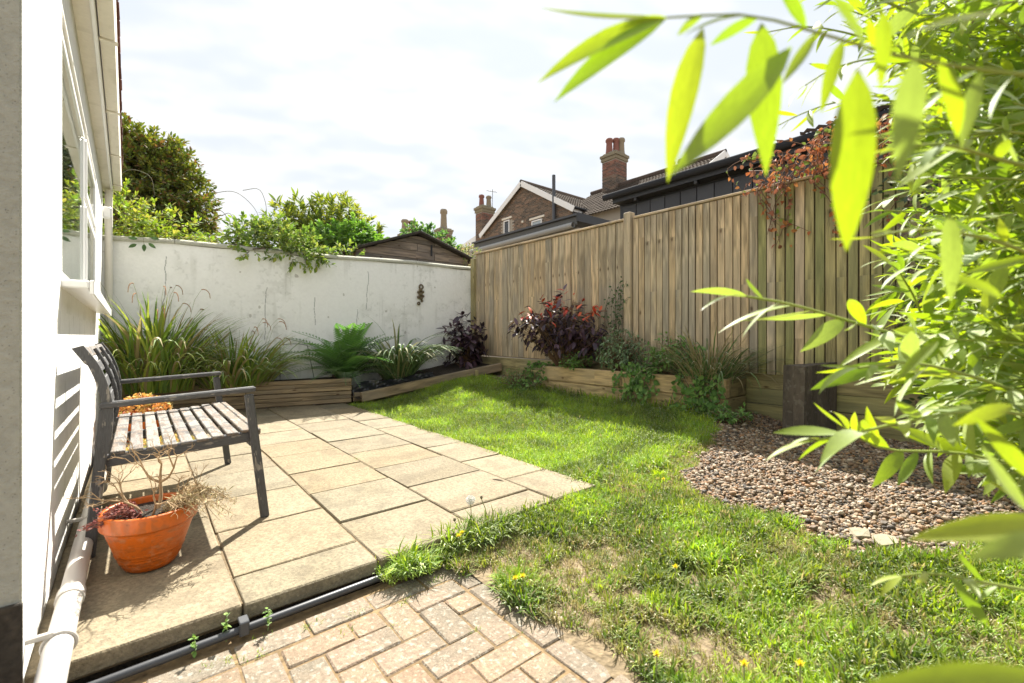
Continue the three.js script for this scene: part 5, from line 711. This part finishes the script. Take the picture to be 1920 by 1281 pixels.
{
  const o = thing('bramble_stem', 'thin arching bare stems rising above the wall vine', 'stem', V(1.2, 2.1, 6.95)), st = std({ color: rgb(0.14, 0.13, 0.08), roughness: 0.9 });
  for (const l of [[[400, 362], [440, 360], [475, 388], [490, 420]], [[455, 357], [485, 355], [497, 378], [500, 410]], [[415, 405], [430, 400], [445, 430]], [[510, 374], [522, 382], [527, 400]], [[222, 330], [245, 318], [280, 330], [290, 365]], [[405, 390], [420, 400], [440, 440]]]) part(o, 'stem', tube(l.map(([x, y]) => onA(x, y, 6.95).sub(V(1.2, 2.1, 6.95))), 0.0045, 0.003, 14, 5), st);
  const g = leafGeo(0.075, 0.036), w = thing('hanging_spray', 'dark wisteria leaflets hanging over the white wall by the house', 'leaf spray', onA(262, 440, 6.66)), c = leafMat([0.07, 0.14, 0.04], 0.35), b = onA(262, 440, 6.66);
  for (const [x, y, dx, dy] of [[258, 448, -14, -2], [282, 446, 16, 2], [256, 458, -14, 5], [278, 456, 12, 8], [270, 458, 0, 16]]) { const p = onA(x, y, 6.66), q = onA(x + dx, y + dy, 6.66); const m = part(w, 'leaflet', g, c); place(p.clone().sub(b), q.sub(p), V(0, 0.2, -1), 1.15).decompose(m.position, m.quaternion, m.scale); }
  part(w, 'stalk', tube([V(0, 0.05, 0.05), onA(268, 445, 6.66).sub(b), onA(270, 459, 6.66).sub(b)], 0.002, 0.0015, 8, 4), st);
}

// ---------------------------------------------------------------- willow close by on the right
{
  const at = (X, Y, Z) => V(X * CY + Z * SY, EYE + Y, -X * SY + Z * CY); // right, up, forward of the viewpoint
  const base = at(1.95, 0, 1.55).setY(groundY(3, 0.2)), o = thing('willow_shrub', 'overhanging willow shrub with long bright green translucent leaves', 'shrub', base);
  const geos = [leafGeo(1, 0.185, { n: 7, bend: 0.45, fold: 0.3 }), leafGeo(1, 0.205, { n: 7, bend: 0.8, fold: 0.22 }), leafGeo(1, 0.17, { n: 7, bend: -0.3, fold: 0.35 }), leafGeo(1, 0.23, { n: 7, bend: 0.25, fold: 0.2, twist: 0.7 })];
  const tones = [[0.33, 0.44, 0.008], [0.28, 0.40, 0.008], [0.38, 0.47, 0.010], [0.23, 0.36, 0.012], [0.30, 0.40, 0.05]], list = [], st = [], bark = std({ color: rgb(0.24, 0.30, 0.05), roughness: 0.7 });
  const addLeaf = (p, dir, n, L, g, c) => list.push({ m: place(p.clone().sub(base), dir, n, L), g: g ?? Math.floor(R() * 4), c: c ?? Math.floor(R() * 5), s: L / away(p) });
  function twig(pts, r, L, gap, from = 0.1, own) {
    const c = new THREE.CatmullRomCurve3(pts), len = c.getLength(), g = tube(c.getPoints(10).map((p) => p.clone().sub(base)), r, r * 0.45, 14, 5); if (own) part(o, 'branch', g, bark); else st.push(g);
    let k = 0; for (let u = from * len; u < len; u += gap * rr(0.7, 1.3), k++) { const t = u / len, p = c.getPointAt(t), d = c.getTangentAt(t), s = d.clone().cross(rdir()).normalize(), f = lerp(0.75, 1.25, t), dir = d.clone().multiplyScalar(f).addScaledVector(s, 0.75).add(new THREE.Vector3(0, -0.25 * R(), 0)); addLeaf(p, dir, new THREE.Vector3(0, 1, 0).addScaledVector(rdir(), 0.8), L * rr(0.6, 1.15) * (t > 0.92 ? 0.7 : 1)); }
    addLeaf(c.getPointAt(1), c.getTangentAt(1), V(0, 1, 0), L * 0.75);
  }
  // stems of the shrub
  const stems = []; for (let k = 0; k < 9; k++) { const X = rr(1.3, 2.3), Z = rr(0.9, 2.0), top = at(X, rr(0.2, 1.3), Z), s = [base.clone().add(V(rr(-0.1, 0.1), 0, rr(-0.1, 0.1))), base.clone().lerp(top, 0.5).add(V(rr(-0.1, 0.1), 0.1, rr(-0.1, 0.1))), top]; stems.push(new THREE.CatmullRomCurve3(s)); part(o, 'stem', tube(s.map((p) => p.clone().sub(base)), 0.02, 0.008, 12, 7), M.bark); }
  // the leafy body: twigs reaching left and up out of the shrub
  for (let k = 0; k < 1050; k++) {
    const Z = rr(0.75, 1.95), py = rr(-80, 900), edge = py < 120 ? lerp(1500, 1590, py / 120) : py < 420 ? 1610 : py < 560 ? lerp(1610, 1570, (py - 420) / 140) : py < 760 ? lerp(1590, 1620, (py - 560) / 200) : lerp(1620, 1800, (py - 760) / 140), px = edge + 40 + Math.pow(R(), 0.8) * (2150 - edge) + (Z > 1.4 ? 30 : 0);
    const X = (px - 960) / FOCAL * Z, Y = (HORIZON - py) * Z / FOCAL, tip = at(X, Y, Z), root = at(X + rr(0.22, 0.42), Y - rr(-0.06, 0.16), Z + rr(-0.12, 0.2)), mid = tip.clone().lerp(root, 0.5).add(V(0, rr(0.0, 0.05), 0));
    twig([root, mid, tip], 0.0032, rr(0.07, 0.115), 0.025);
  }
  // single branches that stand clear of the body
  const B = (l, r, L, gap) => twig(l.map(([x, y, d]) => atDepth(x, y, d)), r, L, gap, 0.04, true);
  B([[2000, 700, 0.9], [1780, 655, 0.82], [1620, 610, 0.75], [1480, 570, 0.7], [1400, 556, 0.68]], 0.0042, 0.115, 0.03);
  B([[2000, 770, 0.8], [1820, 705, 0.72], [1700, 680, 0.68], [1610, 690, 0.66]], 0.0042, 0.11, 0.026);
  B([[2000, 790, 0.75], [1840, 770, 0.7], [1700, 790, 0.66], [1580, 818, 0.64], [1530, 826, 0.64]], 0.004, 0.105, 0.026);
  B([[2000, 900, 0.9], [1800, 850, 0.8], [1650, 840, 0.78], [1580, 800, 0.76]], 0.004, 0.10, 0.026);
  B([[2000, 150, 0.42], [1700, 108, 0.38], [1530, 60, 0.36], [1400, 28, 0.36], [1250, 33, 0.36]], 0.0020, 0.055, 0.055);
  B([[1700, 190, 1.1], [1580, 190, 1.05], [1500, 215, 1.0], [1460, 235, 1.0]], 0.0028, 0.075, 0.03);
  B([[1680, 90, 1.1], [1580, 60, 1.05], [1500, 50, 1.0], [1440, 60, 1.0]], 0.0028, 0.075, 0.028);
  B([[1700, 20, 0.9], [1600, -20, 0.85], [1480, -30, 0.8]], 0.0028, 0.075, 0.026);
  B([[1720, 130, 0.95], [1640, 110, 0.9], [1560, 130, 0.9], [1510, 160, 0.9]], 0.0028, 0.08, 0.026);
  B([[2000, 1120, 0.65], [1860, 1095, 0.62], [1740, 1075, 0.6], [1690, 1080, 0.6]], 0.0032, 0.06, 0.03);
  B([[2020, 960, 0.6], [1900, 975, 0.55], [1830, 985, 0.52]], 0.0032, 0.07, 0.05);
  B([[2020, 520, 0.6], [1860, 450, 0.55], [1720, 430, 0.55], [1640, 445, 0.55]], 0.0034, 0.075, 0.03);
  B([[2020, 330, 0.55], [1880, 300, 0.5], [1760, 270, 0.48], [1680, 280, 0.48]], 0.0034, 0.075, 0.03);
  // the nearest leaves, hanging from the top branch
  const hang = (bx, by, tx, ty, d, g, face = 0.2) => { const p = atDepth(bx, by, d), q = atDepth(tx, ty, d * 0.99), v = q.clone().sub(p); addLeaf(p, v, camera.position.clone().sub(p).normalize().add(V(0, face, 0)).add(rdir().multiplyScalar(0.25)), v.length() * 1.06, g); };
  for (const l of [[1252, 34, 1012, 102, 0.36, 0, 0.9], [1246, 38, 1042, 148, 0.36, 0, 0.7], [1250, 32, 1022, 58, 0.37, 2, 1.6], [1318, 52, 1240, 306, 0.34, 0], [1484, 88, 1262, 348, 0.33, 2, 0.4], [1428, 44, 1438, 306, 0.35, 3], [1400, 30, 1290, 36, 0.36, 0, 1.2], [1608, 130, 1588, 458, 0.28, 1], [1715, 110, 1690, 330, 0.22, 3, 0.5], [1560, -10, 1640, 92, 0.26, 3, 1.5], [1655, 20, 1660, 150, 0.30, 0, 0.6], [1900, 30, 1720, 20, 0.32, 0, 1], [1530, 60, 1470, 170, 0.36, 2, 0.5], [1580, 75, 1540, 190, 0.38, 0, 0.4], [1760, 120, 1830, 250, 0.3, 1, 0.6], [1840, 135, 1800, 260, 0.34, 0],
    [2000, 985, 1745, 985, 0.34, 0, 0.6], [2010, 1010, 1830, 1030, 0.22, 3, 1.4], [1980, 1275, 1600, 1300, 0.2, 0, 0.3], [1850, 1170, 1800, 1100, 0.5, 1], [1900, 760, 1800, 790, 0.42, 3, 0.4], [1940, 900, 1850, 800, 0.40, 0, 0.3], [1930, 960, 1810, 840, 0.34, 2, 0.4], [1780, 400, 1790, 560, 0.4, 0, 0.3], [1880, 560, 1800, 500, 0.4, 1, 0.5], [1760, 640, 1680, 700, 0.45, 0, 0.4]]) hang(...l);
  part(o, 'twigs', join(st), bark, null, 'stuff');
  leaves(o, 'leaf', geos, tones, list, 300, 0.62, 0.96, T.leaf[0]);
}
renderer.render(scene, camera);
